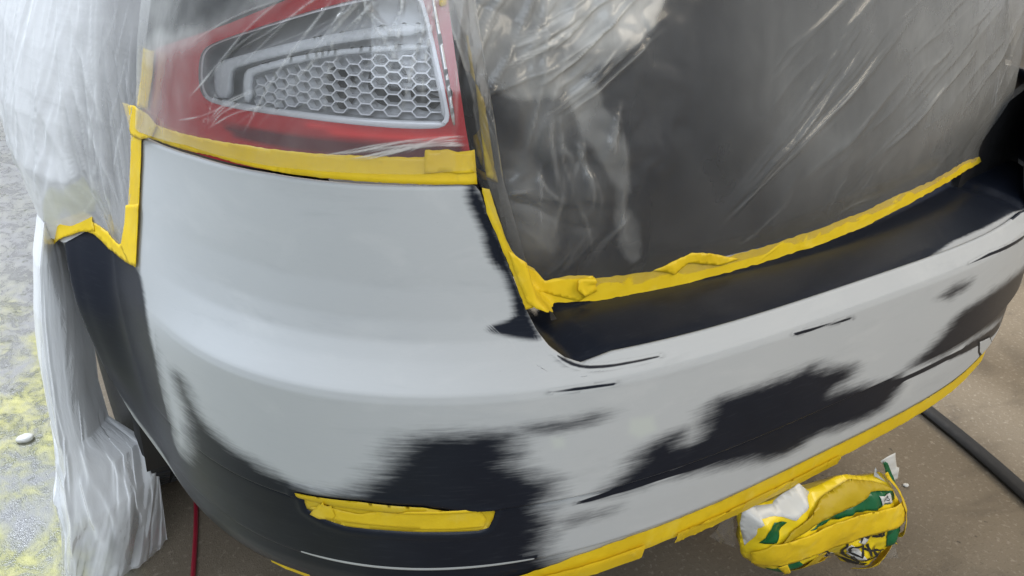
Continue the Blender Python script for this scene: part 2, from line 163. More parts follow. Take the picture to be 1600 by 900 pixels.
'folds':[[[0.7231,1.0731],[0.5118,0.9809],[0.0008,0.0016,0.517]],[[0.721,1.0594],[0.7471,0.9296],[0.001,0.0011,0.192]],[[0.7524,1.0516],[0.513,0.891],[0.0016,0.0012,0.274]],[[0.7805,1.0542],[0.6859,0.9299],[0.0008,0.002,0.419]],[[0.7429,1.074],[0.6354,0.9831],[0.0017,0.0025,0.369]],[[0.727,1.0493],[0.5546,0.8987],[0.0016,0.0018,0.316]],[[0.7033,1.0673],[0.6739,0.9599],[0.0016,0.0009,0.169]],[[0.7497,1.0677],[0.6831,0.9756],[0.0011,0.0028,0.228]],[[0.7561,1.0716],[0.5969,0.9778],[0.0011,0.0023,0.278]],[[0.6954,1.0681],[0.6612,0.9101],[0.001,0.0023,0.396]],[[0.6863,1.0653],[0.5173,0.9572],[0.0007,0.0022,0.508]],[[0.8163,1.0734],[0.7988,0.9343],[0.001,0.0027,0.46]],[[0.7418,1.0508],[0.6031,0.9006],[0.001,0.0012,0.328]],[[0.7837,1.0697],[0.4628,0.9454],[0.0007,0.0009,0.218]],[[0.7267,1.0721],[0.7403,0.9701],[0.0018,0.0016,0.233]],[[0.6672,1.0654],[0.4045,0.975],[0.0009,0.0009,0.346]],[[0.6793,1.055],[0.5312,0.8858],[0.0016,0.0016,0.545]],[[0.7348,1.0741],[0.6247,0.9759],[0.0012,0.0013,0.506]],[[0.6954,1.0673],[0.7571,0.9571],[0.001,0.0012,0.243]],[[0.708,1.0622],[0.7695,0.9929],[0.0013,0.0028,0.311]],[[0.7925,1.0586],[0.7809,0.9421],[0.0012,0.001,0.234]],[[0.8081,1.0647],[0.772,0.9166],[0.0014,0.0024,0.407]],[[0.7724,1.0613],[0.7516,0.954],[0.001,0.0026,0.533]],[[0.7648,1.0547],[0.4332,0.8734],[0.0007,0.0026,0.201]],[[0.7029,1.0678],[0.8034,0.9413],[0.0014,0.0019,0.449]],[[0.7069,1.0608],[0.7894,0.9859],[0.0007,0.0026,0.196]],[[0.4615,0.886],[0.6184,0.9432],[0.001,0.0014,0.35]],[[0.4668,0.8929],[0.5839,0.9579],[0.001,0.0014,0.35]],[[0.4687,0.8873],[0.5517,0.9388],[0.001,0.0014,0.35]],[[0.3812,0.8805],[0.5726,0.944],[0.001,0.0014,0.35]],[[0.4661,0.8886],[0.4866,0.9452],[0.001,0.0014,0.35]],[[0.4573,0.8881],[0.4641,0.9009],[0.001,0.0014,0.35]],[[0.4621,0.8934],[0.563,0.9519],[0.001,0.0014,0.35]],[[0.4103,0.9155],[0.6041,1.0443],[0.0014,0.003,0.5]],[[0.457,0.9368],[0.5846,1.0239],[0.001,0.002,0.3]],[[0.8532,0.9083],[0.6633,0.8852],[0.0008,0.0012,0.4]],[[0.8515,0.9109],[0.6419,0.882],[0.0008,0.0012,0.4]],[[0.8522,0.9058],[0.6979,0.8843],[0.0008,0.0012,0.4]],[[0.8533,0.9112],[0.7704,0.8942],[0.0008,0.0012,0.4]],[[0.8579,0.9019],[0.696,0.8848],[0.0008,0.0012,0.4]],[[0.8592,0.9014],[0.6529,0.8876],[0.0008,0.0012,0.4]],[[0.856,0.9079],[0.7159,0.885],[0.0008,0.0012,0.4]],[[0.854,0.912],[0.677,0.8858],[0.0008,0.0012,0.4]],[[0.8561,0.9033],[0.7061,0.8923],[0.0008,0.0012,0.4]],[[0.8584,0.9017],[0.6848,0.8843],[0.0008,0.0012,0.4]],[[0.8512,0.9044],[0.7378,0.889],[0.0008,0.0012,0.4]],[[0.8577,0.9009],[0.7035,0.8842],[0.0008,0.0012,0.4]],[[1.0388,1.0784],[0.8641,0.9043],[0.0019,0.0014,0.159]],[[1.0265,1.0783],[0.8486,0.9947],[0.0013,0.0034,0.052]],[[1.0472,1.0785],[0.9956,0.928],[0.0022,0.0013,0.092]],[[1.034,1.0784],[1.0014,0.9324],[0.0016,0.0011,0.024]],[[1.0903,1.0787],[1.0019,0.836],[0.0029,0.0015,0.125]],[[1.0302,1.0784],[0.8841,0.8779],[0.0029,0.0014,0.137]],[[1.0595,1.0785],[0.8881,0.865],[0.0016,0.0038,0.093]],[[1.0659,1.0786],[0.9752,0.9368],[0.0015,0.002,0.133]],[[1.1004,1.0788],[0.9971,0.9181],[0.0026,0.0019,0.094]],[[0.8577,1.0832],[0.8322,0.8902],[0.0022,0.0021,0.191]],[[1.0064,1.0782],[0.8658,0.8395],[0.003,0.0038,0.129]],[[0.9762,1.078],[0.8483,0.9715],[0.0029,0.0037,0.16]],[[0.9749,1.078],[0.8351,0.8447],[0.0013,0.0034,0.143]],[[1.0668,1.0786],[0.9159,0.9078],[0.0013,0.0013,0.026]],[[0.979,1.078],[0.8409,0.8363],[0.0016,0.0037,0.146]],[[1.0566,1.0785],[0.9874,0.8224],[0.0024,0.0027,0.145]],[[1.0474,1.0785],[0.9809,0.9663],[0.0027,0.0025,0.032]],[[1.028,1.0784],[0.836,0.9428],[0.0024,0.0036,0.079]],[[1.0089,1.0782],[0.8456,0.8576],[0.001,0.0039,0.047]],[[1.0249,1.0783],[0.908,0.9608],[0.0021,0.0024,0.149]],[[1.0253,1.0783],[0.8609,0.8878],[0.0028,0.0038,0.088]],[[1.0818,1.0787],[0.9946,0.9747],[0.0022,0.0037,0.075]],[[1.0212,0.9065],[1.1597,1.001],[0.0019,0.002,0.307]],[[1.0254,0.9597],[1.2356,1.0796],[0.0014,0.0043,0.317]],[[1.0426,0.9066],[1.2187,1.0059],[0.0018,0.0031,0.346]],[[1.0009,0.9804],[1.1739,1.0833],[0.0017,0.0034,0.125]],[[0.9884,0.9816],[1.1858,1.0902],[0.002,0.0015,0.344]],[[1.0385,0.941],[1.1205,0.9831],[0.0019,0.0035,0.055]],[[1.0331,0.9835],[1.1606,1.0668],[0.0014,0.0046,0.275]],[[1.0386,0.96],[1.1695,1.0356],[0.0009,0.0026,0.342]],[[1.0306,0.9092],[1.15,0.977],[0.0021,0.0038,0.181]],[[0.9867,0.9862],[1.2017,1.1042],[0.0013,0.004,0.172]],[[1.0198,0.9117],[1.1388,0.9813],[0.0012,0.003,0.059]],[[0.9921,0.9627],[1.1805,1.0829],[0.0021,0.0013,0.346]],[[0.9854,0.9799],[1.0977,1.0391],[0.0019,0.0046,0.2]],[[0.9794,0.9585],[1.1283,1.0383],[0.0011,0.002,0.303]],[[0.8826,0.9274],[1.086,0.9693],[0.0019,0.0046,0.073]],[[1.0419,0.9705],[1.2028,1.0752],[0.0021,0.0017,0.112]],[[0.973,0.9601],[1.1025,1.029],[0.0018,0.0025,0.347]],[[0.985,0.9692],[1.2108,1.093],[0.002,0.0049,0.067]],[[1.0443,0.923],[1.2282,1.0231],[0.001,0.0018,0.091]],[[1.0087,0.9391],[1.1496,1.0274],[0.0021,0.0044,0.278]],[[1.2867,0.725],[1.6351,1.0557],[0.002,0.0013,0.044]],[[1.3003,0.7181],[1.7155,1.0144],[0.0013,0.0016,0.097]],[[1.2943,0.7268],[1.6298,1.0242],[0.0023,0.0025,0.025]],[[1.2869,0.7214],[1.7173,1.0454],[0.0013,0.0016,0.02]],[[1.3009,0.716],[1.6231,1.0671],[0.0024,0.0022,0.013]],[[1.2901,0.7212],[1.6894,1.0182],[0.0019,0.0026,0.029]],[[1.2932,0.7133],[1.6964,1.0345],[0.0023,0.001,0.016]],[[1.3207,0.7202],[1.6084,1.0592],[0.0015,0.0017,-0.003]],[[1.3132,0.7206],[1.6542,1.0316],[0.002,0.0025,0.09]],[[1.2965,0.7193],[1.6859,1.0378],[0.0017,0.0024,-0.02]],[[1.3058,0.7229],[1.7469,1.0331],[0.0028,0.0012,0.057]],[[1.3114,0.7237],[1.7356,1.0176],[0.0011,0.0025,0.068]],[[1.3121,0.712],[1.6426,1.0653],[0.0019,0.0024,-0.019]],[[1.306,0.7191],[1.7125,1.0137],[0.0026,0.0015,0.013]],[[1.2853,0.7165],[1.7417,1.0191],[0.0011,0.0017,-0.038]],[[1.3042,0.7045],[1.6443,1.0226],[0.0027,0.0023,-0.02]],[[2.2202,0.6073],[2.3171,0.8947],[0.0012,0.0005,0.003]],[[1.6912,0.8749],[1.7878,0.9284],[0.004,0.0016,0.03]],[[1.6921,0.8355],[2.008,0.9853],[0.0015,0.0012,-0.009]],[[1.4432,0.8015],[1.5634,0.8861],[0.0027,0.001,0.027]],[[1.4483,0.836],[1.5134,0.8831],[0.0053,0.0008,0.041]],[[1.7122,0.8725],[1.8825,0.9604],[0.0027,0.0018,0.022]],[[1.6964,0.9288],[2.0022,1.0726],[0.0019,0.0013,0.032]],[[1.7198,0.822],[2.0004,0.9516],[0.002,0.0021,0.035]],[[1.9195,0.6589],[2.3171,0.7436],[0.0026,0.001,0.005]],[[1.5425,0.9206],[1.6487,0.9905],[0.0033,0.001,0.009]],[[1.8042,0.8982],[2.3171,1.0899],[0.0046,0.0011,0.047]],[[1.4688,0.9863],[1.8094,1.1829],[0.0013,0.0005,0.049]],[[1.3893,0.8384],[1.5494,0.9568],[0.0022,0.0009,0.057]],[[1.5976,0.938],[1.7851,1.0465],[0.0043,0.001,-0.013]],[[1.9117,0.9607],[2.0452,1.0119],[0.0012,0.0022,0.015]],[[1.8954,0.8063],[2.3171,1.0095],[0.0027,0.0011,0.035]],[[1.3842,0.9193],[1.5953,1.0681],[0.0037,0.0013,0.055]],[[1.6435,0.7841],[1.8262,0.8822],[0.0016,0.0012,-0.003]],[[1.3959,0.9393],[1.4677,0.9939],[0.0032,0.0018,0.041]],[[2.0518,0.8719],[2.3171,1.034],[0.005,0.0012,0.053]],[[1.4458,0.754],[1.7044,0.9231],[0.0054,0.0019,0.037]],[[1.6446,0.7883],[2.011,0.9652],[0.0037,0.0016,0.054]],[[1.5339,0.9158],[1.597,0.9589],[0.005,0.0016,0.034]],[[1.5033,0.9603],[1.6792,1.0714],[0.005,0.0011,0.014]],[[1.6379,0.7485],[1.7386,0.8044],[0.0049,0.0005,0.036]],[[1.9161,0.8342],[2.3171,0.9956],[0.0024,0.0007,0.009]],[[1.5334,0.8034],[1.7328,0.927],[0.004,0.0022,0.042]],[[2.005,0.6353],[2.3171,0.8515],[0.0044,0.0011,0.021]],[[1.9381,0.7177],[2.3171,0.9121],[0.0044,0.0016,0]],[[1.7599,0.9426],[2.1402,1.0949],[0.002,0.0005,0.056]],[[2.0306,0.8788],[2.1975,0.9254],[0.0047,0.0018,-0.008]],[[2.0243,0.6821],[2.3171,0.8147],[0.0024,0.0006,-0.015]],[[1.649,0.7864],[1.9196,0.9238],[0.0022,0.0019,-0.015]],[[1.7529,0.9471],[1.8316,0.9881],[0.002,0.0019,-0.002]],[[1.3924,0.8862],[1.5083,0.9738],[0.0037,0.0015,0.037]],[[2.1047,0.8584],[2.3171,1.016],[0.0017,0.0009,-0.012]],[[2.024,0.8678],[2.3171,1.0358],[0.005,0.0012,-0.003]],[[1.5169,0.8728],[1.6628,0.9695],[0.0015,0.0019,0.031]],[[2.1123,0.662],[2.3171,0.8536],[0.0047,0.0017,0.014]],[[2.0373,0.6487],[2.2688,0.6872],[0.0018,0.0008,0.016]],[[2.0519,0.7954],[2.3171,0.9965],[0.0028,0.0015,-0]],[[1.7806,0.9148],[1.8625,0.9561],[0.0029,0.0015,0.05]],[[1.553,0.7357],[1.8394,0.8965],[0.0019,0.0018,0.055]],[[2.2727,0.6942],[2.3171,0.8341],[0.0035,0.0016,0.029]],[[1.4931,0.758],[1.6772,0.8759],[0.0015,0.001,-0.014]],[[1.6369,0.9783],[1.8819,1.1048],[0.0024,0.0019,0.042]],[[1.4905,0.7805],[1.6834,0.9052],[0.0024,0.002,-0.019]],[[1.6146,0.8294],[1.7207,0.8923],[0.0033,0.002,0.007]],[[1.8367,0.9356],[2.3171,1.1646],[0.0053,0.0008,0.041]],[[1.556,0.9998],[1.6728,1.0707],[0.0043,0.0013,0.022]],[[1.4444,0.9671],[1.5781,1.0584],[0.0034,0.0019,0.016]],[[1.5792,0.7357],[1.8381,0.8777],[0.0045,0.0019,0.019]],[[1.5144,0.9797],[1.7538,1.121],[0.0044,0.002,0.054]],[[1.6839,0.8555],[2.1481,1.0543],[0.0016,0.0011,0.024]],[[1.7691,0.8056],[1.9051,0.8684],[0.0034,0.0008,0.011]],[[1.4741,0.9247],[1.6775,1.0576],[0.0029,0.0008,0.018]],[[1.8089,0.9023],[2.0021,0.9875],[0.0031,0.0017,-0.017]],[[1.7962,0.981],[2.3171,1.1967],[0.002,0.0019,-0.017]],[[1.6655,0.9284],[2.0257,1.0977],[0.0045,0.0007,-0.016]],[[1.876,0.8564],[2.161,0.9564],[0.0027,0.0011,0.026]],[[1.0384,0.9186],[1.0377,0.8007],[0.0033,0.0032,0.188]],[[1.0464,0.8893],[1.0678,0.8324],[0.0033,0.0014,0.136]],[[1.0558,0.8365],[1.0323,0.7392],[0.0035,0.0011,0.146]],[[1.0165,0.8433],[1.0485,0.7915],[0.0022,0.0025,0.197]],[[1.1308,0.9259],[1.1136,0.8495],[0.0034,0.0034,0.124]],[[1.1279,0.8235],[1.158,0.7188],[0.0018,0.0032,0.152]],[[1.131,0.9079],[1.1068,0.8364],[0.0018,0.0022,0.04]],[[1.0742,0.8792],[1.065,0.8243],[0.0027,0.0013,0.176]],[[1.0149,0.8238],[0.9152,0.7896],[0.0033,0.0026,0.106]],[[1.1226,0.9093],[1.1501,0.8202],[0.0019,0.002,0.077]],[[1.0779,0.8772],[1.0825,0.7798],[0.0036,0.0031,0.08]],[[1.0825,0.8445],[1.1122,0.7623],[0.0026,0.0033,0.087]],[[1.025,0.8583],[1.0186,0.7479],[0.002,0.0017,0.134]],[[1.0693,0.8067],[1.1007,0.7196],[0.0023,0.003,0.116]],[[1.0704,0.8827],[1.095,0.7652],[0.0034,0.0032,0.181]],[[1.0111,0.8185],[0.9057,0.8082],[0.0025,0.0015,0.074]],[[1.0747,0.9141],[1.0727,0.8405],[0.0038,0.0012,0.117]],[[1.0514,0.9138],[1.0459,0.8413],[0.0021,0.0027,0.125]],[[1.0495,0.8793],[1.0591,0.7948],[0.0014,0.003,0.1]],[[1.1177,0.9136],[1.1259,0.8429],[0.0029,0.0035,0.14]],[[1.4185,0.7035],[1.4623,0.8032],[0.0019,0.0029,0.013]],[[1.0242,0.7021],[1.08,0.7373],[0.0026,0.0015,0.066]],[[1.8012,0.7021],[2.023,0.7761],[0.0027,0.0011,0.051]],[[1.2002,0.6833],[1.2792,0.7528],[0.0014,0.0015,0.007]],[[1.5885,0.7071],[1.6309,0.7427],[0.0013,0.004,0.007]],[[1.4222,0.7032],[1.4623,0.7795],[0.0017,0.0029,0.047]],[[1.0986,0.6982],[1.1552,0.7856],[0.0022,0.0039,0.065]],[[1.0409,0.6985],[1.1288,0.7593],[0.0026,0.0035,0.036]],[[1.5506,0.7048],[1.5835,0.7742],[0.0029,0.0027,0.079]],[[1.0468,0.7013],[1.1016,0.7585],[0.0027,0.0025,0.057]],[[1.3714,0.6986],[1.4514,0.7458],[0.0016,0.0036,0.035]],[[1.5594,0.701],[1.7213,0.723],[0.0018,0.0021,0.088]],[[1.5802,0.7011],[1.6353,0.7848],[0.0019,0.0015,0.012]],[[1.5678,0.7052],[1.7067,0.7194],[0.002,0.0014,0.057]],[[1.1517,0.6842],[1.2148,0.7139],[0.0026,0.0015,0.027]],[[1.6069,0.7012],[1.6706,0.7879],[0.0021,0.0034,0.087]],[[1.9119,0.6887],[2.0501,0.7438],[0.0016,0.0036,0.039]],[[1.8479,0.6925],[1.9755,0.764],[0.0026,0.0024,0.09]],[[1.1987,0.6823],[1.2354,0.7182],[0.002,0.0032,0.019]],[[1.3459,0.6947],[1.4634,0.7434],[0.0026,0.0017,0.089]],[[1.0203,0.7026],[1.0827,0.7568],[0.0021,0.0029,0.035]],[[1.5056,0.7013],[1.5974,0.7752],[0.0016,0.0033,0.082]],[[1.9639,0.6845],[2.1443,0.7043],[0.0013,0.0024,0.078]],[[1.0834,0.6995],[1.1636,0.7828],[0.0025,0.0016,0.072]]],
'hazes_and_light':[[[0.8804,1.0944],[1.2546,1.0941],[1.2024,1.0345],[1.1853,1.0007],[1.1457,0.9753],[1.0897,0.9563],[1.0644,0.9467],[1.0355,0.9269],[0.9846,0.9294],[0.8601,1.0085],[0.3,0.006]],[[1.0515,1.0923],[1.2342,1.094],[1.1953,1.0308],[1.1756,1.001],[1.1181,0.9809],[1.065,0.9885],[1.0346,1.0295],[0.24,0.01]],[[1.0037,0.9656],[1.072,0.9593],[1.0936,0.9392],[1.069,0.8862],[1.0409,0.8566],[0.9991,0.8907],[0.9763,0.9298],[0.2,0.025]],[[1.0558,0.9502],[1.0896,0.9547],[1.1205,0.9143],[1.1434,0.8685],[1.1502,0.8139],[1.1438,0.7891],[1.1665,0.7516],[1.1795,0.7051],[1.1555,0.6979],[1.1365,0.7727],[1.1139,0.8424],[1.0697,0.9018],[0.22,0.006]],[[0.9048,0.9434],[0.9982,0.8754],[1.0465,0.7829],[1.0477,0.7278],[1.0165,0.7292],[0.8941,0.8266],[0.872,0.8902],[0.16,0.015]],[[1.0591,0.8631],[1.1141,0.8506],[1.1269,0.7824],[1.0829,0.762],[1.0378,0.7921],[0.09,0.03]],[[1.3885,1.0948],[2.3171,1.0748],[2.3171,0.7389],[2.2357,0.7001],[1.7658,0.7183],[1.4908,0.7526],[1.3893,0.8138],[1.3458,0.9498],[0.19,0.1]],[[1.6307,1.095],[2.3171,1.0748],[2.3171,0.8038],[2.0394,0.7408],[1.7024,0.8448],[0.1,0.1]],[[0.2376,0.9532],[0.3917,0.9944],[0.5581,1.0418],[0.6078,1.0761],[0.7023,1.0794],[0.448,0.9787],[0.2749,0.9261],[0.3,0.012]],[[0.7023,1.0794],[0.8317,1.0827],[0.9003,1.021],[0.7797,1.0071],[0.6899,1.0039],[0.16,0.03]]],
'film_foot':[[0.2444,0.841],[0.4187,0.8589],[0.58,0.8628],[0.7138,0.8676],[0.7891,0.8694],[0.8605,0.8753],[0.8715,0.8544],[0.8901,0.8158],[0.9106,0.7739],[0.9231,0.7424],[1.0417,0.6764],[1.0993,0.6704],[1.1814,0.6682],[1.319,0.6694],[1.424,0.6723],[1.5776,0.679],[1.7706,0.6918],[2.0526,0.7015],[2.2699,0.6927]]}
# ------------------------------------------------------------------ helpers
COL = sc.collection
def vnoise(x, y, seed=0):
    x = np.asarray(x, float) + seed * 17.31; y = np.asarray(y, float) + seed * 7.77
    xi = np.floor(x).astype(np.int64); yi = np.floor(y).astype(np.int64); fx = x - xi; fy = y - yi
    fx = fx * fx * (3 - 2 * fx); fy = fy * fy * (3 - 2 * fy)
    def h(a, b):
        n = (a * 374761393 + b * 668265263 + seed * 144665) & 0x7fffffff
        n = ((n ^ (n >> 13)) * 1274126177) & 0x7fffffff
        return ((n ^ (n >> 16)) & 0xffff) / 65535.0
    return (h(xi, yi) * (1 - fx) + h(xi + 1, yi) * fx) * (1 - fy) + (h(xi, yi + 1) * (1 - fx) + h(xi + 1, yi + 1) * fx) * fy
def fbm(x, y, seed=0, o=4):
    t = 0; a = .5
    for k in range(o): t = t + a * (vnoise(x * 2 ** k, y * 2 ** k, seed + k) - .5); a *= .5
    return t
def sdf(P, poly):
    """signed distance, positive inside; P (n,2)"""
    A = np.asarray([p[:2] for p in poly], float); Bq = np.roll(A, -1, 0)
    best = np.full(len(P), 9e9); ins = np.zeros(len(P), bool)
    for a, b in zip(A, Bq):
        d = b - a; t = np.clip(((P - a) @ d) / (d @ d + 1e-12), 0, 1)
        best = np.minimum(best, ((P - a - t[:, None] * d) ** 2).sum(1))
        c = (a[1] > P[:, 1]) != (b[1] > P[:, 1])
        ins ^= c & (P[:, 0] < (b[0] - a[0]) * (P[:, 1] - a[1]) / (b[1] - a[1] + 1e-12) + a[0])
    return np.where(ins, 1, -1) * np.sqrt(best)
def put(o, parent=None):
    COL.objects.link(o)
    if parent is not None: o.parent = parent
    return o
def mesh_obj(name, verts, faces, mat, parent=None, attrs=None, uv=None, smoothing=True):
    me = bpy.data.meshes.new(name)
    me.from_pydata([tuple(v) for v in verts], [], [tuple(f) for f in faces])
    if mat is not None: me.materials.append(mat)
    for k, v in (attrs or {}).items():
        a = me.attributes.new(k, 'FLOAT', 'POINT'); a.data.foreach_set('value', np.asarray(v, np.float32))
    if uv is not None:
        l = me.uv_layers.new(name='UVMap'); idx = np.zeros(len(me.loops), np.int32); me.loops.foreach_get('vertex_index', idx)
        l.data.foreach_set('uv', np.asarray(uv, np.float32)[idx].ravel())
    if smoothing: me.polygons.foreach_set('use_smooth', np.ones(len(me.polygons), bool))
    me.update()
    return put(bpy.data.objects.new(name, me), parent)
def grid_faces(nu, nv):
    i = np.arange(nu * nv).reshape(nu, nv)
    return np.stack([i[:-1, :-1], i[1:, :-1], i[1:, 1:], i[:-1, 1:]], -1).reshape(-1, 4)
def tag(o, label=None, cat=None, group=None, kind=None):
    for k, v in (('label', label), ('category', cat), ('group', group), ('kind', kind)):
        if v: o[k] = v
    return o
def empty(name, loc=(0, 0, 0)):
    o = bpy.data.objects.new(name, None); o.location = loc; o.empty_display_size = .1
    return put(o)
def resample(poly, step, closed=True):
    out = []; n = len(poly)
    for i in range(n if closed else n - 1):
        a = np.array(poly[i][:2], float); b = np.array(poly[(i + 1) % n][:2], float)
        k = max(1, int(np.linalg.norm(b - a) / step))
        for j in range(k): out.append(a + (b - a) * j / k)
    if not closed: out.append(np.array(poly[-1][:2], float))
    return np.array(out)
def round_poly(poly, it=2):
    p = np.array([q[:2] for q in poly], float)
    for _ in range(it):
        q = np.roll(p, -1, 0); p = np.stack([.75 * p + .25 * q, .25 * p + .75 * q], 1).reshape(-1, 2)
    return p
def fill(poly, res, holes=(), ragged=0, seed=0):
    """triangulate a 2-D outline with inner points -> (pts, tris)"""
    b = resample(poly, res)
    if ragged:
        c = b.mean(0); n = len(b); j = np.arange(n)
        b = b + (np.stack([vnoise(j * .9, j * 0, seed), vnoise(j * .9, j * 0 + 5, seed)], 1) - .5) * ragged
    V = [b]; E = []; k = len(b); E += [(i, (i + 1) % k) for i in range(k)]
    for h in holes:
        hb = resample(h, res); E += [(k + i, k + (i + 1) % len(hb)) for i in range(len(hb))]; V.append(hb); k += len(hb)
    lo, hi = b.min(0), b.max(0)
    gx, gy = np.meshgrid(np.arange(lo[0], hi[0], res), np.arange(lo[1], hi[1], res * .87), indexing='ij')
    gx = gx + (np.arange(gx.shape[1]) % 2) * res * .5
    G = np.stack([gx.ravel(), gy.ravel()], 1); d = sdf(G, b); G = G[d > res * .45]
    for h in holes: G = G[sdf(G, h) < -res * .45] if len(G) else G
    V = np.concatenate(V + [G])
    vo, _, fo, _, _, _ = geometry.delaunay_2d_cdt([Vector(v) for v in V], E, [], 0, 1e-7)
    P = np.array([tuple(v) for v in vo]); Fa = np.array([f for f in fo])
    cen = P[Fa].mean(1); ok = sdf(cen, b) > 0
    for h in holes: ok &= sdf(cen, h) < 0
    return P, Fa[ok]
def creased(P, wr, seed):
    """a few straight sharp creases and a slight unevenness, as in stuck-down tape"""
    r = random.Random(seed); lo, hi = P.min(0), P.max(0); L = float((hi - lo).max()); h = wr * .22 * fbm(P[:, 0] * 28, P[:, 1] * 40, seed, 2)
    for k in range(int(4 + L * 34)):
        c0 = np.array([r.uniform(lo[0], hi[0]), r.uniform(lo[1], hi[1])]); a = r.choice((r.uniform(-.35, .35), r.uniform(.6, 2.5))); t = np.array([math.cos(a), math.sin(a)]); ln = r.uniform(.012, .05); wd = r.uniform(.0012, .004)
        d = P - c0; u = d @ t; n = d @ np.array([-t[1], t[0]])
        h = h + wr * r.uniform(.08, .36) * np.maximum(0, 1 - np.abs(n) / wd) * smooth(1 - np.abs(u) / ln)
    return h
def skin(name, poly, mat, parent, fn, off, res=.006, wr=0, wrs=60, seed=1, thick=0, ragged=0, attrs=None, holes=(), stretch=1):
    P, Fa = fill(poly, res, holes, ragged, seed)
    o_ = off + (creased(P, wr, seed) if wr else 0)
    Q = fn(P[:, 0], P[:, 1], o_)
    nrm = np.cross(Q[Fa[:, 1]] - Q[Fa[:, 0]], Q[Fa[:, 2]] - Q[Fa[:, 0]]).sum(0)
    ob = mesh_obj(name, Q, Fa, mat, parent, attrs(P) if attrs else None, P)
    if thick:
        m = ob.modifiers.new('thickness', 'SOLIDIFY'); m.thickness = thick; m.offset = 0
    return ob
# ------------------------------------------------------------------ materials
class N:
    def __init__(s, name):
        s.m = bpy.data.materials.new(name); s.m.use_nodes = True; s.t = s.m.node_tree; s.n = s.t.nodes; s.l = s.t.links
        s.b = s.n['Principled BSDF']; s.out = s.n['Material Output']
    def add(s, t, **k):
        n = s.n.new(t)
        for a, v in k.items(): setattr(n, a, v)
        return n
    def link(s, a, b): s.l.new(a, b)
    def val(s, sock, v):
        if hasattr(v, 'is_linked') or hasattr(v, 'links'): s.l.new(v, sock)
        else: sock.default_value = v
    def math(s, op, a, b=0.0, c=0.0, clamp=False):
        n = s.add('ShaderNodeMath', operation=op, use_clamp=clamp)
        for i, v in enumerate((a, b, c)): s.val(n.inputs[i], v)
        return n.outputs[0]
    def attr(s, name): return s.add('ShaderNodeAttribute', attribute_name=name).outputs['Fac']
    def noise(s, scale, detail=4, vec=None, rough=.5, sc=(1, 1, 1), dist=0):
        n = s.add('ShaderNodeTexNoise'); n.inputs['Scale'].default_value = scale; n.inputs['Detail'].default_value = detail
        n.inputs['Roughness'].default_value = rough; n.inputs['Distortion'].default_value = dist
        mp = s.add('ShaderNodeMapping'); mp.inputs['Scale'].default_value = sc
        s.link(vec if vec is not None else s.pos(), mp.inputs[0]); s.link(mp.outputs[0], n.inputs['Vector'])
        return n.outputs[0]
    def pos(s): return s.add('ShaderNodeTexCoord').outputs['Object']
    def uv(s): return s.add('ShaderNodeTexCoord').outputs['UV']
    def step(s, v, a, b, lo=0.0, hi=1.0):
        n = s.add('ShaderNodeMapRange', interpolation_type='SMOOTHSTEP')
        for i, x in enumerate((v, a, b, lo, hi)): s.val(n.inputs[i], x)
        return n.outputs[0]
    def mix(s, f, a, b, blend='MIX'):
        n = s.add('ShaderNodeMix', data_type='RGBA', blend_type=blend)
        s.val(n.inputs[0], f); s.val(n.inputs[6], a); s.val(n.inputs[7], b); return n.outputs[2]
    def bump(s, h, strength, dist=.002):
        n = s.add('ShaderNodeBump'); n.inputs['Strength'].default_value = strength; n.inputs['Distance'].default_value = dist
        s.link(h, n.inputs['Height']); s.link(n.outputs[0], s.b.inputs['Normal']); return n.outputs[0]
    def set(s, **k):
        for a, v in k.items(): s.val(s.b.inputs[a.replace('_', ' ')], v)
        return s

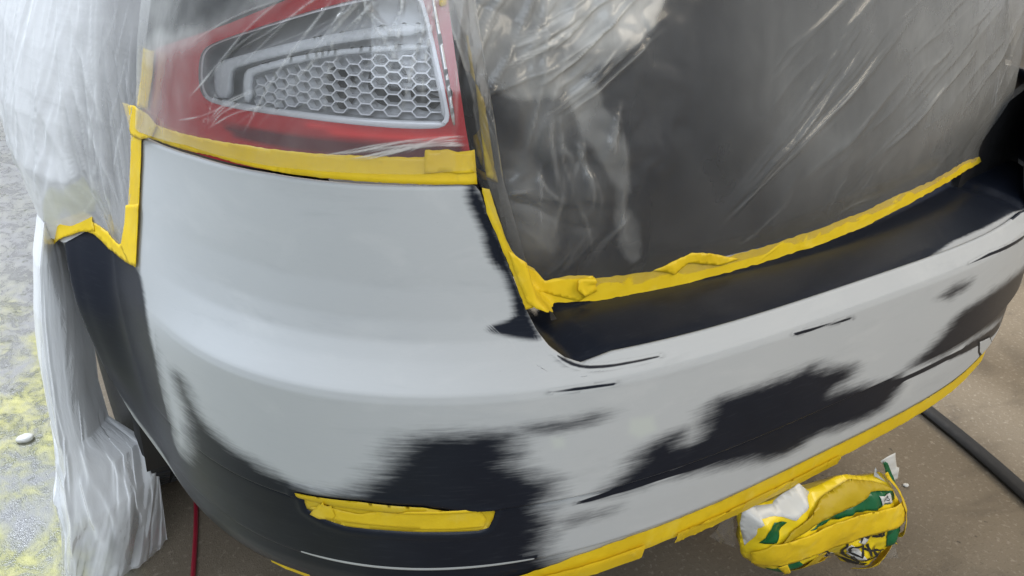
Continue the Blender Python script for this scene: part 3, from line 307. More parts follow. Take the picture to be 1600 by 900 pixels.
def rgb(r, g, b): return (r, g, b, 1)
def m_plain(name, col, rough=.5, metal=0, var=.12, scale=40, bump=0):
    a = N(name); n = a.noise(scale, 5)
    c2 = tuple(x * (1 - var) for x in col[:3]) + (1,); c1 = tuple(min(1, x * (1 + var)) for x in col[:3]) + (1,)
    a.set(Base_Color=a.mix(n, c2, c1), Roughness=a.step(n, .2, .8, max(0, rough - .08), rough + .08), Metallic=metal)
    if bump: a.bump(n, bump)
    return a.m
def m_bumper():
    a = N('sanded_primer_over_dark_paint'); uv = a.uv()
    n1 = a.noise(1, 3, uv, .5, (8, 44, 1)); n2 = a.noise(1, 4, uv, .55, (30, 46, 1)); n3 = a.noise(1, 4, uv, .65, (22, 260, 1))
    wd = a.attr('soft')
    nz = a.math('ADD', a.math('MULTIPLY', a.math('SUBTRACT', n1, .5), .95), a.math('MULTIPLY', a.math('SUBTRACT', n2, .5), .7))
    nz = a.math('ADD', nz, a.math('MULTIPLY', a.math('SUBTRACT', n3, .5), 1.5))
    d = a.math('ADD', a.attr('dark'), a.math('MULTIPLY', nz, wd))
    f = a.step(d, a.math('MULTIPLY', wd, -1.0), wd)
    big = a.noise(5, 4); fine = a.noise(1, 6, uv, .7, (60, 420, 1))
    prim = a.mix(big, rgb(.385, .405, .425), rgb(.435, .452, .465))
    prim = a.mix(a.math('MULTIPLY', fine, .24), prim, rgb(.55, .56, .57))
    prim = a.mix(a.step(a.noise(1, 5, uv, .6, (7, 16, 1), .6), .50, .72, 0, .16), prim, rgb(.60, .61, .61))
    prim = a.mix(a.step(a.noise(1, 5, uv, .65, (5, 30, 1), .4), .54, .74, 0, .20), prim, rgb(.27, .285, .305))
    prim = a.mix(a.math('MULTIPLY', a.attr('spot'), .6), prim, rgb(.50, .54, .50))
    pits = a.step(a.noise(420, 2), .74, .80)
    prim = a.mix(a.math('MULTIPLY', pits, .35), prim, rgb(.2, .21, .23))
    dk = a.mix(a.noise(14, 4), rgb(.0055, .0075, .014), rgb(.011, .0145, .024))
    dk = a.mix(a.attr('lip'), dk, rgb(.026, .027, .033))  # light caught by the lower lip and arch edge painted as a paler tone
    haze = a.math('MULTIPLY', a.step(n3, .52, .78), .05)
    dk = a.mix(haze, dk, rgb(.22, .24, .27))
    a.set(Base_Color=a.mix(f, prim, dk), Roughness=a.math('ADD', a.step(f, 0, 1, .50, .28), a.math('MULTIPLY', fine, .10)))
    a.val(a.b.inputs['Specular IOR Level'], a.step(f, 0, 1, .42, .20))
    a.bump(a.math('ADD', a.math('MULTIPLY', fine, .5), a.math('MULTIPLY', f, -.9)), .12, .0006)
    return a.m
def m_tape(name='yellow_masking_tape', k=1.0):
    a = N(name); n = a.noise(55, 5, None, .6, (1, 1, 1)); n2 = a.noise(9, 3); n3 = a.noise(900, 2)
    c = a.mix(n, rgb(.80 * k, .545 * k, .010 * k), rgb(.92 * k, .68 * k, .030 * k))
    c = a.mix(a.math('MULTIPLY', a.step(n2, .45, .7), .3), c, rgb(.62 * k, .40 * k, .012))
    c = a.mix(a.step(a.noise(22, 5, None, .65), .52, .72, 0, .35), c, rgb(.90 * k, .74 * k, .16 * k))
    c = a.mix(a.step(a.noise(120, 4, None, .6), .58, .74, 0, .22), c, rgb(.55 * k, .38 * k, .03 * k))
    a.set(Base_Color=c, Roughness=a.step(n, .3, .7, .36, .52))
    a.b.inputs['Specular IOR Level'].default_value = .35
    a.bump(a.math('ADD', a.math('MULTIPLY', n, .7), a.math('MULTIPLY', n3, .5)), .30, .0010)
    tr = a.add('ShaderNodeBsdfTranslucent'); a.link(c, tr.inputs[0]); mx = a.add('ShaderNodeMixShader'); mx.inputs[0].default_value = .18
    a.link(a.b.outputs[0], mx.inputs[1]); a.link(tr.outputs[0], mx.inputs[2]); a.link(mx.outputs[0], a.out.inputs[0])
    return a.m
def m_film(name, tint=(.90, .92, .95), haze_gain=1.0, gloss=.9, sc=(24, 5, 1), trans=.5, rough=.16, bump=.5):
    a = N(name); uv = a.uv()
    n = a.noise(1, 6, uv, .62, sc, .6); n2 = a.noise(1, 5, uv, .6, (9, 9, 1), 1.2); n3 = a.noise(1, 3, uv, .5, (70, 40, 1), .8)
    hz = a.attr('haze')  # milky film; on the rear film it also carries painted uneven lighting
    k = a.math('ADD', .62, a.math('MULTIPLY', n, .45)); k = a.math('ADD', k, a.math('MULTIPLY', a.math('SUBTRACT', n2, .5), .35))
    hz = a.math('MULTIPLY', a.math('MULTIPLY', hz, k), haze_gain, clamp=True)
    hn = a.math('ADD', n, a.math('MULTIPLY', n3, .3))
    bp = a.add('ShaderNodeBump'); bp.inputs['Strength'].default_value = bump; bp.inputs['Distance'].default_value = .0022; a.link(hn, bp.inputs['Height'])
    df = a.add('ShaderNodeBsdfDiffuse'); df.inputs[0].default_value = rgb(*tint); a.link(bp.outputs[0], df.inputs['Normal'])
    tl = a.add('ShaderNodeBsdfTranslucent'); tl.inputs[0].default_value = rgb(*tint)
    body = a.add('ShaderNodeMixShader'); body.inputs[0].default_value = trans; a.link(df.outputs[0], body.inputs[1]); a.link(tl.outputs[0], body.inputs[2])
    tp = a.add('ShaderNodeBsdfTransparent'); tp.inputs[0].default_value = rgb(.97, .975, .98)
    m1 = a.add('ShaderNodeMixShader'); a.link(hz, m1.inputs[0]); a.link(tp.outputs[0], m1.inputs[1]); a.link(body.outputs[0], m1.inputs[2])
    gl = a.add('ShaderNodeBsdfGlossy'); gl.inputs['Roughness'].default_value = rough; gl.inputs[0].default_value = rgb(.95, .95, .95); a.link(bp.outputs[0], gl.inputs['Normal'])
    fr = a.add('ShaderNodeFresnel'); fr.inputs[0].default_value = 1.45; a.link(bp.outputs[0], fr.inputs['Normal'])
    m2 = a.add('ShaderNodeMixShader'); a.link(a.math('MULTIPLY', fr.outputs[0], gloss, clamp=True), m2.inputs[0])
    a.link(m1.outputs[0], m2.inputs[1]); a.link(gl.outputs[0], m2.inputs[2]); a.link(m2.outputs[0], a.out.inputs[0])
    return a.m
def m_ground():
    a = N('concrete_floor'); p = a.pos()
    sep = a.add('ShaderNodeSeparateXYZ'); a.link(p, sep.inputs[0])
    big = a.noise(1.3, 6, p, .6); mid = a.noise(7, 6, p, .65); fine = a.noise(90, 4, p, .6); grit = a.noise(350, 2, p)
    c = a.mix(big, rgb(.105, .084, .058), rgb(.26, .214, .156)); c = a.mix(a.math('MULTIPLY', mid, .55), c, rgb(.14, .111, .078))
    c = a.mix(a.step(fine, .54, .70, 0, .5), c, rgb(.34, .30, .24)); c = a.mix(a.step(a.noise(170, 3, p, .6), .56, .70, 0, .5), c, rgb(.08, .066, .05)); c = a.mix(a.step(mid, .60, .74, 0, .55), c, rgb(.075, .062, .05))
    c = a.mix(a.step(grit, .68, .76, 0, .6), c, rgb(.05, .042, .035))
    c = a.mix(a.step(a.noise(46, 3, p, .5), .70, .74, 0, .55), c, rgb(.33, .29, .23)); c = a.mix(a.step(a.noise(38, 3, p, .5, (1.3, 1, 1)), .70, .75, 0, .7), c, rgb(.04, .034, .028))
    c = a.mix(a.step(a.noise(2.6, 5, p, .6, (1, 1.6, 1), 1.0), .52, .66, 0, .45), c, rgb(.085, .068, .048))
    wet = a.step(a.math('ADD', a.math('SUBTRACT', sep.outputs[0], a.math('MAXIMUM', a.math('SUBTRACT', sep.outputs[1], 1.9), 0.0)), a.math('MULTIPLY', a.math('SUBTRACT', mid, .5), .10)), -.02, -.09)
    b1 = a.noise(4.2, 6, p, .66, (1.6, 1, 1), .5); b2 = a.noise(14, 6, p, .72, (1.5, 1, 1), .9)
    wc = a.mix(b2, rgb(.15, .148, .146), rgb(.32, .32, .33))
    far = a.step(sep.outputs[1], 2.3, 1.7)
    tree_refl = a.math('MULTIPLY', a.step(b1, .36, .62), a.math('ADD', .12, a.math('MULTIPLY', far, .88)))
    refl_col = a.mix(a.step(b2, .35, .65), rgb(.09, .10, .026), rgb(.44, .42, .16))
    wc = a.mix(a.math('MULTIPLY', tree_refl, a.step(b2, .30, .52, .25, .95)), wc, refl_col)  # tree reflections on the wet ground painted as yellow-green colour
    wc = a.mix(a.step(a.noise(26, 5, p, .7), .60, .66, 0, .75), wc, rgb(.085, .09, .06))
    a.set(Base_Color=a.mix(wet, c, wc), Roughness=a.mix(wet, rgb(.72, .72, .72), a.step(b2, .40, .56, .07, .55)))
    a.bump(a.math('ADD', a.math('MULTIPLY', fine, .5), a.math('MULTIPLY', grit, .6)), .6, .004)
    return a.m
M_BUMPER = m_bumper(); M_TAPE = m_tape(); M_TAPE2 = m_tape('yellow_masking_tape_doubled', .82)
M_BODY = m_plain('dark_navy_car_paint', rgb(.012, .014, .02), .22, 0, .15, 6)
M_BLACK = m_plain('black_plastic', rgb(.012, .012, .013), .55)
M_RUBBER = m_plain('tyre_rubber', rgb(.018, .018, .019), .7, 0, .25, 60)
M_CHROME = m_plain('bright_chrome', rgb(.82, .82, .83), .16, 1, .03)
M_SILVER = m_plain('silvered_plastic', rgb(.66, .67, .68), .30, .7, .06)
M_DARKCHROME = m_plain('smoked_reflector', rgb(.50, .505, .515), .36, .15, .2, 25)
M_GUIDE = m_plain('milky_light_guide', rgb(.88, .89, .90), .25, 0, .05)
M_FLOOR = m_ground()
def m_red():
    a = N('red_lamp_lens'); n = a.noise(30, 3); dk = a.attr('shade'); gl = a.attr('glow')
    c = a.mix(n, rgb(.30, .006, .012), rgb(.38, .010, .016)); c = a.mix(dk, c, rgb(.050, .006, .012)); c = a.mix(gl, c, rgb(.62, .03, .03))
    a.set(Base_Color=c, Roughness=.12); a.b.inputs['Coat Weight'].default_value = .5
    return a.m
def m_clear():
    a = N('clear_lamp_lens'); tp = a.add('ShaderNodeBsdfTransparent'); gl = a.add('ShaderNodeBsdfGlossy'); gl.inputs['Roughness'].default_value = .05
    fr = a.add('ShaderNodeFresnel'); fr.inputs[0].default_value = 1.5; mx = a.add('ShaderNodeMixShader')
    tp.inputs[0].default_value = rgb(.93, .93, .94)
    a.link(fr.outputs[0], mx.inputs[0]); a.link(tp.outputs[0], mx.inputs[1]); a.link(gl.outputs[0], mx.inputs[2]); a.link(mx.outputs[0], a.out.inputs[0])
    return a.m
M_RED = m_red(); M_CLEAR = m_clear()
# ------------------------------------------------------------------ ground
gs = 40
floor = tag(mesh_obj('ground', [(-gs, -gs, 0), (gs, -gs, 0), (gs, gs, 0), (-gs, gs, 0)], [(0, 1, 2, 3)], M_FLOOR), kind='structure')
# ------------------------------------------------------------------ car
car = tag(empty('car', (.93, 1.5, 0)), 'dark car with its grey primed rear bumper sanded for repainting', 'car')
CI = Matrix.Translation((-.93, -1.5, 0))
_put = put
def put(o, parent=None):                    # parts are modelled in world space; keep them there under the car's empty
    COL.objects.link(o)
    if parent is not None:
        o.parent = parent
        if parent is car: o.matrix_parent_inverse = CI
    return o
# --- bumper
top = np.array(D['top']); t_s = np.concatenate([[-.5], top[:, 0], [1.04, SL - 1.04], SL - top[::-1, 0], [SL + .5]])
t_z = np.concatenate([[.84], top[:, 1], [.646, .646], top[::-1, 1], [.84]])
def T_top(s): return np.interp(s, t_s, t_z)
def z_bot(s): return np.interp(np.minimum(s, SL - s), [0, .2, .4, .6, 1.2], [.262, .268, .29, .303, .306])
NS, NT = 620, 64
zl = np.concatenate([np.linspace(.268, .340, 18), np.linspace(.342, .360, 16), np.linspace(.365, .440, 20), np.linspace(.442, .460, 18), np.linspace(.465, .610, 34), np.linspace(.612, .622, 6)])
zl = (zl - .268) / (.622 - .268); NL = len(zl)
c = np.linspace(0, 1, NS); S_END = SL - .16
zt_ = np.linspace(0, 1, NT + 1)[1:]
rows_s, rows_z, rows_o = [], [], []
def left_s(z):
    z = np.asarray(z, float); ya = AY - np.sqrt(np.maximum(AR ** 2 - (z - AZ) ** 2, .0))
    tl = np.clip((.37 - z) / .105, 0, 1); ya = np.where(z < .37, .6822 - .085 * tl ** 2.2, ya)
    ya = np.where(z > .61, np.maximum(ya, .80), ya); ya = np.minimum(ya, 1.0)
    # invert plan(y) on the left side
    ss = np.linspace(-.3, .6, 900); yy = plan(ss)[1]
    return np.interp(-ya, -yy, ss)
g = c ** 1.0
for k, v in enumerate([-3, -2, -1]):        # returned lower edge
    s = left_s(.268 + 0 * g) * (1 - g) + S_END * g; zb = z_bot(s); rows_s.append(s); rows_z.append(zb + .004 * (k - 2.4)); rows_o.append(np.full(NS, [-.035, -.018, -.006][k]))
for v in zl:
    zz = .268 * (1 - v) + .622 * v
    s0 = left_s(zz); s = s0 * (1 - g) + S_END * g
    z = zz + (z_bot(s) - .268) * smooth(1 - (zz - .268) / .07); rows_s.append(s); rows_z.append(z); rows_o.append(np.zeros(NS))
for v in zt_:
    s0 = left_s(.622 + v * .2); s = s0 * (1 - g) + S_END * g
    z = .622 * (1 - v) + T_top(s) * v; rows_s.append(s); rows_z.append(z); rows_o.append(np.zeros(NS))
sT = rows_s[-1]; zT = rows_z[-1]
for dz, do in ((.0016, -.0022), (.0010, -.006), (-.004, -.010), (-.016, -.011)):   # rounded, folded-in top flange
    rows_s.append(sT); rows_z.append(zT + dz); rows_o.append(np.full(NS, do))
S = np.array(rows_s); Zz = np.array(rows_z); O = np.array(rows_o)
# roll the wheel-arch edge inwards
rec = sdf(np.stack([S.ravel(), Zz.ravel()], 1), D['tape']['refl']).reshape(S.shape)
O = O - .0065 * smooth(.5 + rec / .007)                 # recess that holds the reflector
O = O + .0016 * np.exp(-((rec + .008) / .004) ** 2)
Q = surf(S, Zz, O)
edge = np.exp(-((np.arange(NS)) / 1.3)) ; roll = np.where(np.arange(NS) == 0, 1, 0)
for k_, (dx_, dy_) in enumerate(((.016, .004), (.0045, .003), (.0012, .001))): Q[:, k_, 0] += dx_; Q[:, k_, 1] -= dy_ * 0
P2 = np.stack([S.ravel(), Zz.ravel()], 1)
AN = np.array([.4, 1.0])
dark = np.full(len(P2), -9.)
for i, p in enumerate(D['dark']):
    pp = round_poly([(q[0] * .4, q[1]) for q in p], 1) if len(p) > 6 else [(q[0] * .4, q[1]) for q in p]
    dark = np.maximum(dark, (sdf(P2 * AN, pp) + .0005) * 3 if i in (7, 8, 9, 10, 13) else sdf(P2 * AN, pp))  # lower crease band paints groove shading along with dark paint
lt = np.full(len(P2), -9.)
for p in D['light']: lt = np.maximum(lt, sdf(P2, p))
dark = np.minimum(dark, -(lt + .0013) * 3.5)
dark = np.where((P2[:, 0] > SL - 1.06) & (P2[:, 1] > .652), .05, dark)
spot = np.full(len(P2), -9.)
for p in D['spot']: spot = np.maximum(spot, sdf(P2, p))
spot = smooth((spot + .006) / .012)
thin = np.full(len(P2), -9.)
for i in (7, 8, 9, 10, 13): thin = np.maximum(thin, sdf(P2, D['dark'][i]))
soft = np.full(len(P2), .0145); soft = np.where(P2[:, 0] < .36, .0050, soft); soft = np.where(thin > -.003, .0022, soft)
soft = np.where(lt > -.006, .0016, soft)
soft = np.where((P2[:, 1] > .66) & (P2[:, 0] > .7), .0032, soft)
dark = np.where((O.ravel() < -.008) & (P2[:, 1] < .4) & (rec.ravel() < -.02), .1, dark)
rim = np.zeros(S.shape); rim[:, 1:3] = 1; rim *= (Zz < .53) & (Zz > .27)
dark = np.where(rim.ravel() > 0, .0008, dark); soft = np.where(rim.ravel() > 0, .004, soft)
Fg = grid_faces(*S.shape)
cen = P2[Fg].mean(1)
fender = [[-.6, .60]] + [list(q[:2]) for q in D['seam']] + [[.245, .95], [-.6, .95]]
keep = sdf(cen, fender) < 0
dark = np.where((O.ravel() < -.002) & (P2[:, 0] > SL - 1.1) & (P2[:, 1] > .6), .05, dark)
lip_light = smooth((.030 - (Zz - z_bot(S))) / .010) * smooth((.80 - S) / .15)
lip_light = np.maximum(lip_light, (smooth((4.5 - np.arange(NS)) / 2.0)[None, :] * (Zz < .50)))
bumper = mesh_obj('bumper', Q.reshape(-1, 3), Fg[keep], M_BUMPER, car, {'dark': dark, 'soft': soft, 'spot': spot, 'lip': lip_light.ravel()}, P2)
bumper['label'] = 'grey primer rear bumper rubbed through to dark paint'
# --- loading sill (top face of the bumper under the tailgate)
xs = np.linspace(.325, 1.80, 250); u = np.linspace(0, 1, 40)
ss = np.interp(xs, _pxu, _su)
E0 = surf(ss, np.minimum(T_top(ss), .649) - .0012, -.0030)
X0 = E0[:, None, 0] + 0 * u; Y0 = E0[:, None, 1] * (1 - u) + .30 * u
Z0 = E0[:, None, 2] + .010 * smooth(u * 2.6) - .004 * np.exp(-((u - .0) / .05) ** 2)
sp = np.stack([X0.ravel(), Y0.ravel()], 1)
front = np.array(D['shelf']); yl = np.interp(sp[:, 0], front[:, 0], front[:, 1])
sdk = sp[:, 1] - yl; sdk = np.where((sp[:, 0] > 1.38) & (sp[:, 1] > .095), .05, sdk)
mesh_obj('loading_sill', np.stack([X0, Y0, Z0], -1).reshape(-1, 3), grid_faces(250, 40), M_BUMPER, car,
         {'dark': sdk * 1.0, 'soft': np.full(len(sp), .0035), 'spot': np.exp(-(((sp[:, 0] - .50) / .014) ** 2 + ((sp[:, 1] - .055) / .006) ** 2))}, np.stack([sp[:, 0] * 2, sp[:, 1] + .3], 1))
mesh_obj('wing_return', [(1.50, .20, .60), (1.94, .27, .60), (1.94, .27, .86), (1.64, .222, .80), (1.50, .20, .70), (1.50, .216, .60), (1.94, .286, .60), (1.94, .286, .86), (1.64, .238, .80), (1.50, .216, .70)],
         [(0, 1, 2, 3, 4), (9, 8, 7, 6, 5), (0, 5, 6, 1), (1, 6, 7, 2), (2, 7, 8, 3), (3, 8, 9, 4), (4, 9, 5, 0)], M_BLACK, car, smoothing=False)
# --- towing eye cover
def dk_attr(val): return lambda P: {'dark': np.full(len(P), val), 'soft': np.full(len(P), .005), 'spot': np.zeros(len(P))}
skin('towing_eye_gap', D['tow_gap'], M_BLACK, car, surf, .0006, .004)
skin('towing_eye_cover', D['tow'], M_BUMPER, car, surf, .0012, .004, attrs=dk_attr(-.05))
# --- quarter panel and side body (under the film)
s_ = np.linspace(-1.6, .30, 120); z_ = np.linspace(.50, 1.45, 80); SS, ZZ = np.meshgrid(s_, z_, indexing='ij')
yy = plan(SS)[1]; okv = np.hypot(yy - AY, ZZ - AZ) > AR - .005
Qp = surf(SS, ZZ, -.004); Fp = grid_faces(120, 80); Fp = Fp[okv.ravel()[Fp].all(1)]
fz = P2  # (kept for clarity)
pc = np.stack([SS.ravel(), ZZ.ravel()], 1)[Fp].mean(1)
sx_, sz_ = zip(*[(q[0], q[1]) for q in D['seam'][6:]])
Fp = Fp[~((pc[:, 0] > np.interp(pc[:, 1], [.65, .69, .75, .83, .9], [.06, .23, .23, .25, .27])) & (pc[:, 1] < .95))]
Fp = Fp[~((pc[:, 1] < .60)[:len(Fp)] & False)]
mesh_obj('quarter_panel', Qp.reshape(-1, 3), Fp, M_BODY, car)
# body above the lamp and tailgate skin
s_ = np.linspace(.20, SL - .2, 260); z_ = np.linspace(.665, 1.45, 90); SS, ZZ = np.meshgrid(s_, z_, indexing='ij')
Qt = tail(SS, ZZ, -.028); Ft = grid_faces(260, 90); pc = np.stack([SS.ravel(), ZZ.ravel()], 1)[Ft].mean(1)
xg = plan(pc[:, 0])[0]; inn = gapmix(pc[:, 0], pc[:, 1]) > .55
mesh_obj('tailgate', Qt.reshape(-1, 3), Ft[inn], M_BODY, car)
lampP = [q[:2] for q in D['lamp']]
sh_ = np.minimum(pc[:, 0], SL - pc[:, 0])
gm = gapmix(pc[:, 0], pc[:, 1])
upper = ((gm < .02) & (sdf(pc, lampP) < -.004) & (pc[:, 1] > 9)) | ((gm < .02) & (xg > 1.4) & (pc[:, 1] > .862)) 
mesh_obj('rear_wing', surf(SS, ZZ, -.004).reshape(-1, 3), Ft[upper], M_BODY, car)
wl = [list(q[:2]) for q in D['lamp'][3:12]]
skin('rear_wing', wl + [[wl[-1][0], 1.36], [.20, 1.36], [.20, wl[0][1]]], M_BODY, car, surf, -.003, .012)
gm = gapmix(pc[:, 0], pc[:, 1])
mesh_obj('tailgate_channel', tail(SS, ZZ, -.06).reshape(-1, 3), Ft[(gm > 0) & (gm < 1)], M_BLACK, car)
# --- left tail lamp: lens, clear window, inner works
lamp = put(bpy.data.objects.new('tail_lamp', None), car)
def inlamp(o): return o
ladd = dict(parent=lamp)
def lamp_attrs(P):
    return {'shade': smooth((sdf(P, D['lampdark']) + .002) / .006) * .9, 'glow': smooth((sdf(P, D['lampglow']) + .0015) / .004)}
M_TRIM = m_plain('satin_chrome', rgb(.86, .86, .87), .38, .15, .04)
winr = round_poly(D['window'], 2)
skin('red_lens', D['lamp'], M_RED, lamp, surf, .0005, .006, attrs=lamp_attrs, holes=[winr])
skin('clear_lens', winr, M_CLEAR, lamp, surf, .0008, .008)
big = round_poly([(p[0] + (p[0] - .62) * .03, p[1] + (p[1] - .94) * .03) for p in D['window']], 1)
skin('housing', big, M_DARKCHROME, lamp, surf, -.044, .010)
# side walls of the lamp bowl
wb = resample(big, .008); n = len(wb); f0 = surf(wb[:, 0], wb[:, 1], -.0005); f1 = surf(wb[:, 0], wb[:, 1], -.045)
mesh_obj('bowl_wall', np.concatenate([f0, f1]), [(i, (i + 1) % n, n + (i + 1) % n, n + i) for i in range(n)], M_DARKCHROME, lamp)
cw = winr.mean(0); ring = cw + (winr - cw) * np.array([.974, .952])
skin('window_rim', winr, M_TRIM, lamp, surf, -.002, .004, holes=[ring])
for nm, key, off, mat in (('chrome_trim', 'bezel_low', -.0045, M_TRIM), ('chrome_trim', 'bezel_right', -.012, M_TRIM), ('chrome_trim', 'bezel_right2', .002, M_SILVER),
                          ('light_guide', 'guide_outer', -.022, M_GUIDE), ('light_guide', 'guide_inner', -.022, M_GUIDE)):
    skin(nm, round_poly(D[key], 1), mat, lamp, surf, off, .005, thick=.006)
# honeycomb reflector: one moulded lattice of thin walls
comb = D['comb']; hw, hh = .0138, .0058
V, Fc = [], []
def strut(a, b, wd=.00075, d0=-.040, d1=-.028):
    a = np.array(a); b = np.array(b); m = (a + b) / 2
    if sdf(np.array([m]), comb)[0] < .001: return
    t = (b - a) / np.linalg.norm(b - a); nn = np.array([-t[1], t[0]]) * wd; k = len(V)
    for d in (d0, d1):
        for p in (a + nn, b + nn, b - nn, a - nn): V.append(surf(np.array([p[0]]), np.array([p[1]]), d)[0])
    Fc.extend([(k + 4, k + 5, k + 6, k + 7), (k, k + 1, k + 5, k + 4), (k + 2, k + 3, k + 7, k + 6), (k + 1, k + 2, k + 6, k + 5), (k + 3, k, k + 4, k + 7)])
ca = np.array(comb); lo, hi = ca.min(0), ca.max(0)
nx = int((hi[0] - lo[0]) / (hw * 1.5)) + 3; ny = int((hi[1] - lo[1]) / (hh * 2)) + 3
for i in range(-1, nx):
    for j in range(-1, ny):
        cx = lo[0] + i * hw * 1.5; cy = lo[1] + (j + .5 * (i % 2)) * hh * 2 + .10 * (cx - lo[0]) * 0
        h = [(cx + hw * math.cos(a), cy + hh / .866 * math.sin(a)) for k, a in enumerate(np.radians([0, 60, 120, 180, 240, 300]))]
        for k in range(3): strut(h[k], h[k + 1])
mesh_obj('honeycomb_reflector', V, Fc, M_TRIM, lamp, smoothing=False)
# dark lamp bowls glimpsed behind the comb
for cs, cz, r in ((.66, .945, .030), (.74, .955, .032), (.80, .945, .024)):
    a_ = np.linspace(0, 2 * math.pi, 24, endpoint=False); rr = [0, .35, .7, 1.0]
    Vb = [surf(np.array([cs + r * q * math.cos(a)]), np.array([cz + r * .8 * q * math.sin(a)]), -.0435 + .004 * q * q)[0] for q in rr for a in a_]
    mesh_obj('bulb_bowl', Vb, grid_faces(4, 24), M_BLACK, lamp)
# --- underbody, arch liner, wheel
def boxmesh(name, lo, hi, mat, parent):
    x0, y0, z0 = lo; x1, y1, z1 = hi
    return mesh_obj(name, [(x0, y0, z0), (x1, y0, z0), (x1, y1, z0), (x0, y1, z0), (x0, y0, z1), (x1, y0, z1), (x1, y1, z1), (x0, y1, z1)],
                    [(0, 3, 2, 1), (4, 5, 6, 7), (0, 1, 5, 4), (1, 2, 6, 5), (2, 3, 7, 6), (3, 0, 4, 7)], mat, parent, smoothing=False)
boxmesh('underbody', (.30, .12, .30), (1.56, 4.2, .34), M_BLACK, car)
a_ = np.linspace(math.radians(-15), math.radians(195), 60); xx = np.linspace(.0, .32, 6)
Vl = [(x, AY + (AR + .015) * math.cos(a), AZ + (AR + .015) * math.sin(a)) for a in a_ for x in xx]
mesh_obj('arch_liner', Vl, grid_faces(60, 6), M_BLACK, car)
boxmesh('arch_back_wall', (.32, .62, .26), (.34, 1.5, .74), M_BLACK, car)
wheel = put(bpy.data.objects.new('wheel', None), car)
prof = [(.03, .215), (.012, .235), (.004, .27), (.008, .30), (.022, .318), (.05, .323), (.115, .325), (.18, .323), (.208, .318), (.222, .30), (.226, .27), (.218, .235), (.2, .215)]
a_ = np.linspace(0, 2 * math.pi, 96)
mesh_obj('tyre', [(x, AY + r * math.cos(t), AZ + r * math.sin(t)) for t in a_ for x, r in prof], grid_faces(96, len(prof)), M_RUBBER, wheel)
Vt, Ft_ = [], []
for k in range(84):
    t = 2 * math.pi * k / 84
    for j, (x0, x1) in enumerate(((.016, .05), (.056, .10), (.106, .15), (.156, .205))):
        tt = t + (.5 if j % 2 else 0) * 2 * math.pi / 84; b0 = len(Vt)
        for r in (.318, .331):
            for (x, dt) in ((x0, -.026), (x1, -.014), (x1, .022), (x0, .010)): Vt.append((x, AY + r * math.cos(tt + dt), AZ + r * math.sin(tt + dt)))
        Ft_ += [(b0 + 4, b0 + 5, b0 + 6, b0 + 7), (b0, b0 + 1, b0 + 5, b0 + 4), (b0 + 1, b0 + 2, b0 + 6, b0 + 5), (b0 + 2, b0 + 3, b0 + 7, b0 + 6), (b0 + 3, b0, b0 + 4, b0 + 7)]
tb = mesh_obj('tread_blocks', Vt, Ft_, M_RUBBER, wheel, smoothing=False); tb['kind'] = 'stuff'
pr = [(.05, .215), (.045, .19), (.07, .12), (.06, .07), (.05, .0)]
mesh_obj('rim', [(x, AY + r * math.cos(t), AZ + r * math.sin(t)) for t in a_ for x, r in pr], grid_faces(96, len(pr)), M_SILVER, wheel)
# ------------------------------------------------------------------ masking tape
M_TAPE3 = m_tape('mustard_shaded_tape', .62)
def tape(key, label, off=  .0018, wr=.0020, seed=1, mat=None, poly=None, fn=None, wrs=55, ragged=.0012, stretch=1, thick=.0003):
    o = skin('masking_tape', poly if poly is not None else D['tape'][key], mat or M_TAPE, None, fn or surf, off, .0045, wr, wrs, seed, thick, ragged, stretch=stretch)
    return tag(o, label, 'masking tape', 'strips of yellow masking tape')
tape('lamp', 'long yellow tape strip along the lower edge of the red tail lamp', seed=3)
tape('patch', 'short square yellow tape patch at the inner corner below the tail lamp', off=.0035, wr=.003, seed=4)
tape('upper', 'upright yellow tape strip at the outer end of the red tail lamp', off=.0035, seed=5)
tape('cross', 'crossed yellow tape piece with torn ends at the outer lower lamp corner', off=.0045, wr=.0035, seed=6)
tape('vert', 'upper half of the upright yellow tape along the grey bumper side seam', off=.0035, seed=7)
tape('vert2', 'lower half of the upright yellow tape ending in a point at the wheel arch', off=.0052, seed=8)
tape('diag', 'diagonal yellow tape strip on top of the black wheel arch flare', off=.0042, wr=.004, seed=9)
tape('tip', 'folded yellow tape piece at the far tip of the wheel arch flare', off=.006, wr=.005, seed=10)
tape('refl', 'yellow tape covering the slim reflector in the black bumper corner', off=-.0002, wr=.0008, seed=11, mat=M_TAPE2, ragged=.0)
tape('refl_mid', 'brighter yellow tape strip laid along the middle of the reflector', off=.0012, wr=.0014, seed=12)
tape('refl_tri', 'small folded tape triangle at the outer end of the reflector', off=.0024, wr=.0014, seed=13)
def ribbon(rows, name='masking_tape', mat=None, wr=.003, seed=1, wrs=40, n=400, m=9, fn=tail, off=.004, parent=None):
    """strip between two (s, z) edges"""
    a, b = [np.array([q[:2] for q in r], float) for r in rows]
    def rs(p):
        t = np.concatenate([[0], np.cumsum(np.linalg.norm(np.diff(p, axis=0), axis=1))]); t /= t[-1]
        return np.stack([np.interp(np.linspace(0, 1, n), t, p[:, i]) for i in (0, 1)], 1)
    a, b = rs(a), rs(b); v = np.linspace(0, 1, m)[:, None, None]
    P = a[None] * (1 - v) + b[None] * v
    e = np.abs(np.linspace(-1, 1, m))[:, None] ** 3
    jit = .0022 * (vnoise(P[..., 0] * 90, P[..., 1] * 0 + 3, seed) - .5)
    P[..., 1] += jit * e
    o_ = off + creased(P.reshape(-1, 2), wr, seed).reshape(P.shape[:2])
    Qr = fn(P[..., 0], P[..., 1], o_)
    return mesh_obj(name, Qr.reshape(-1, 3), grid_faces(m, n), mat or M_TAPE, parent, None, P.reshape(-1, 2))
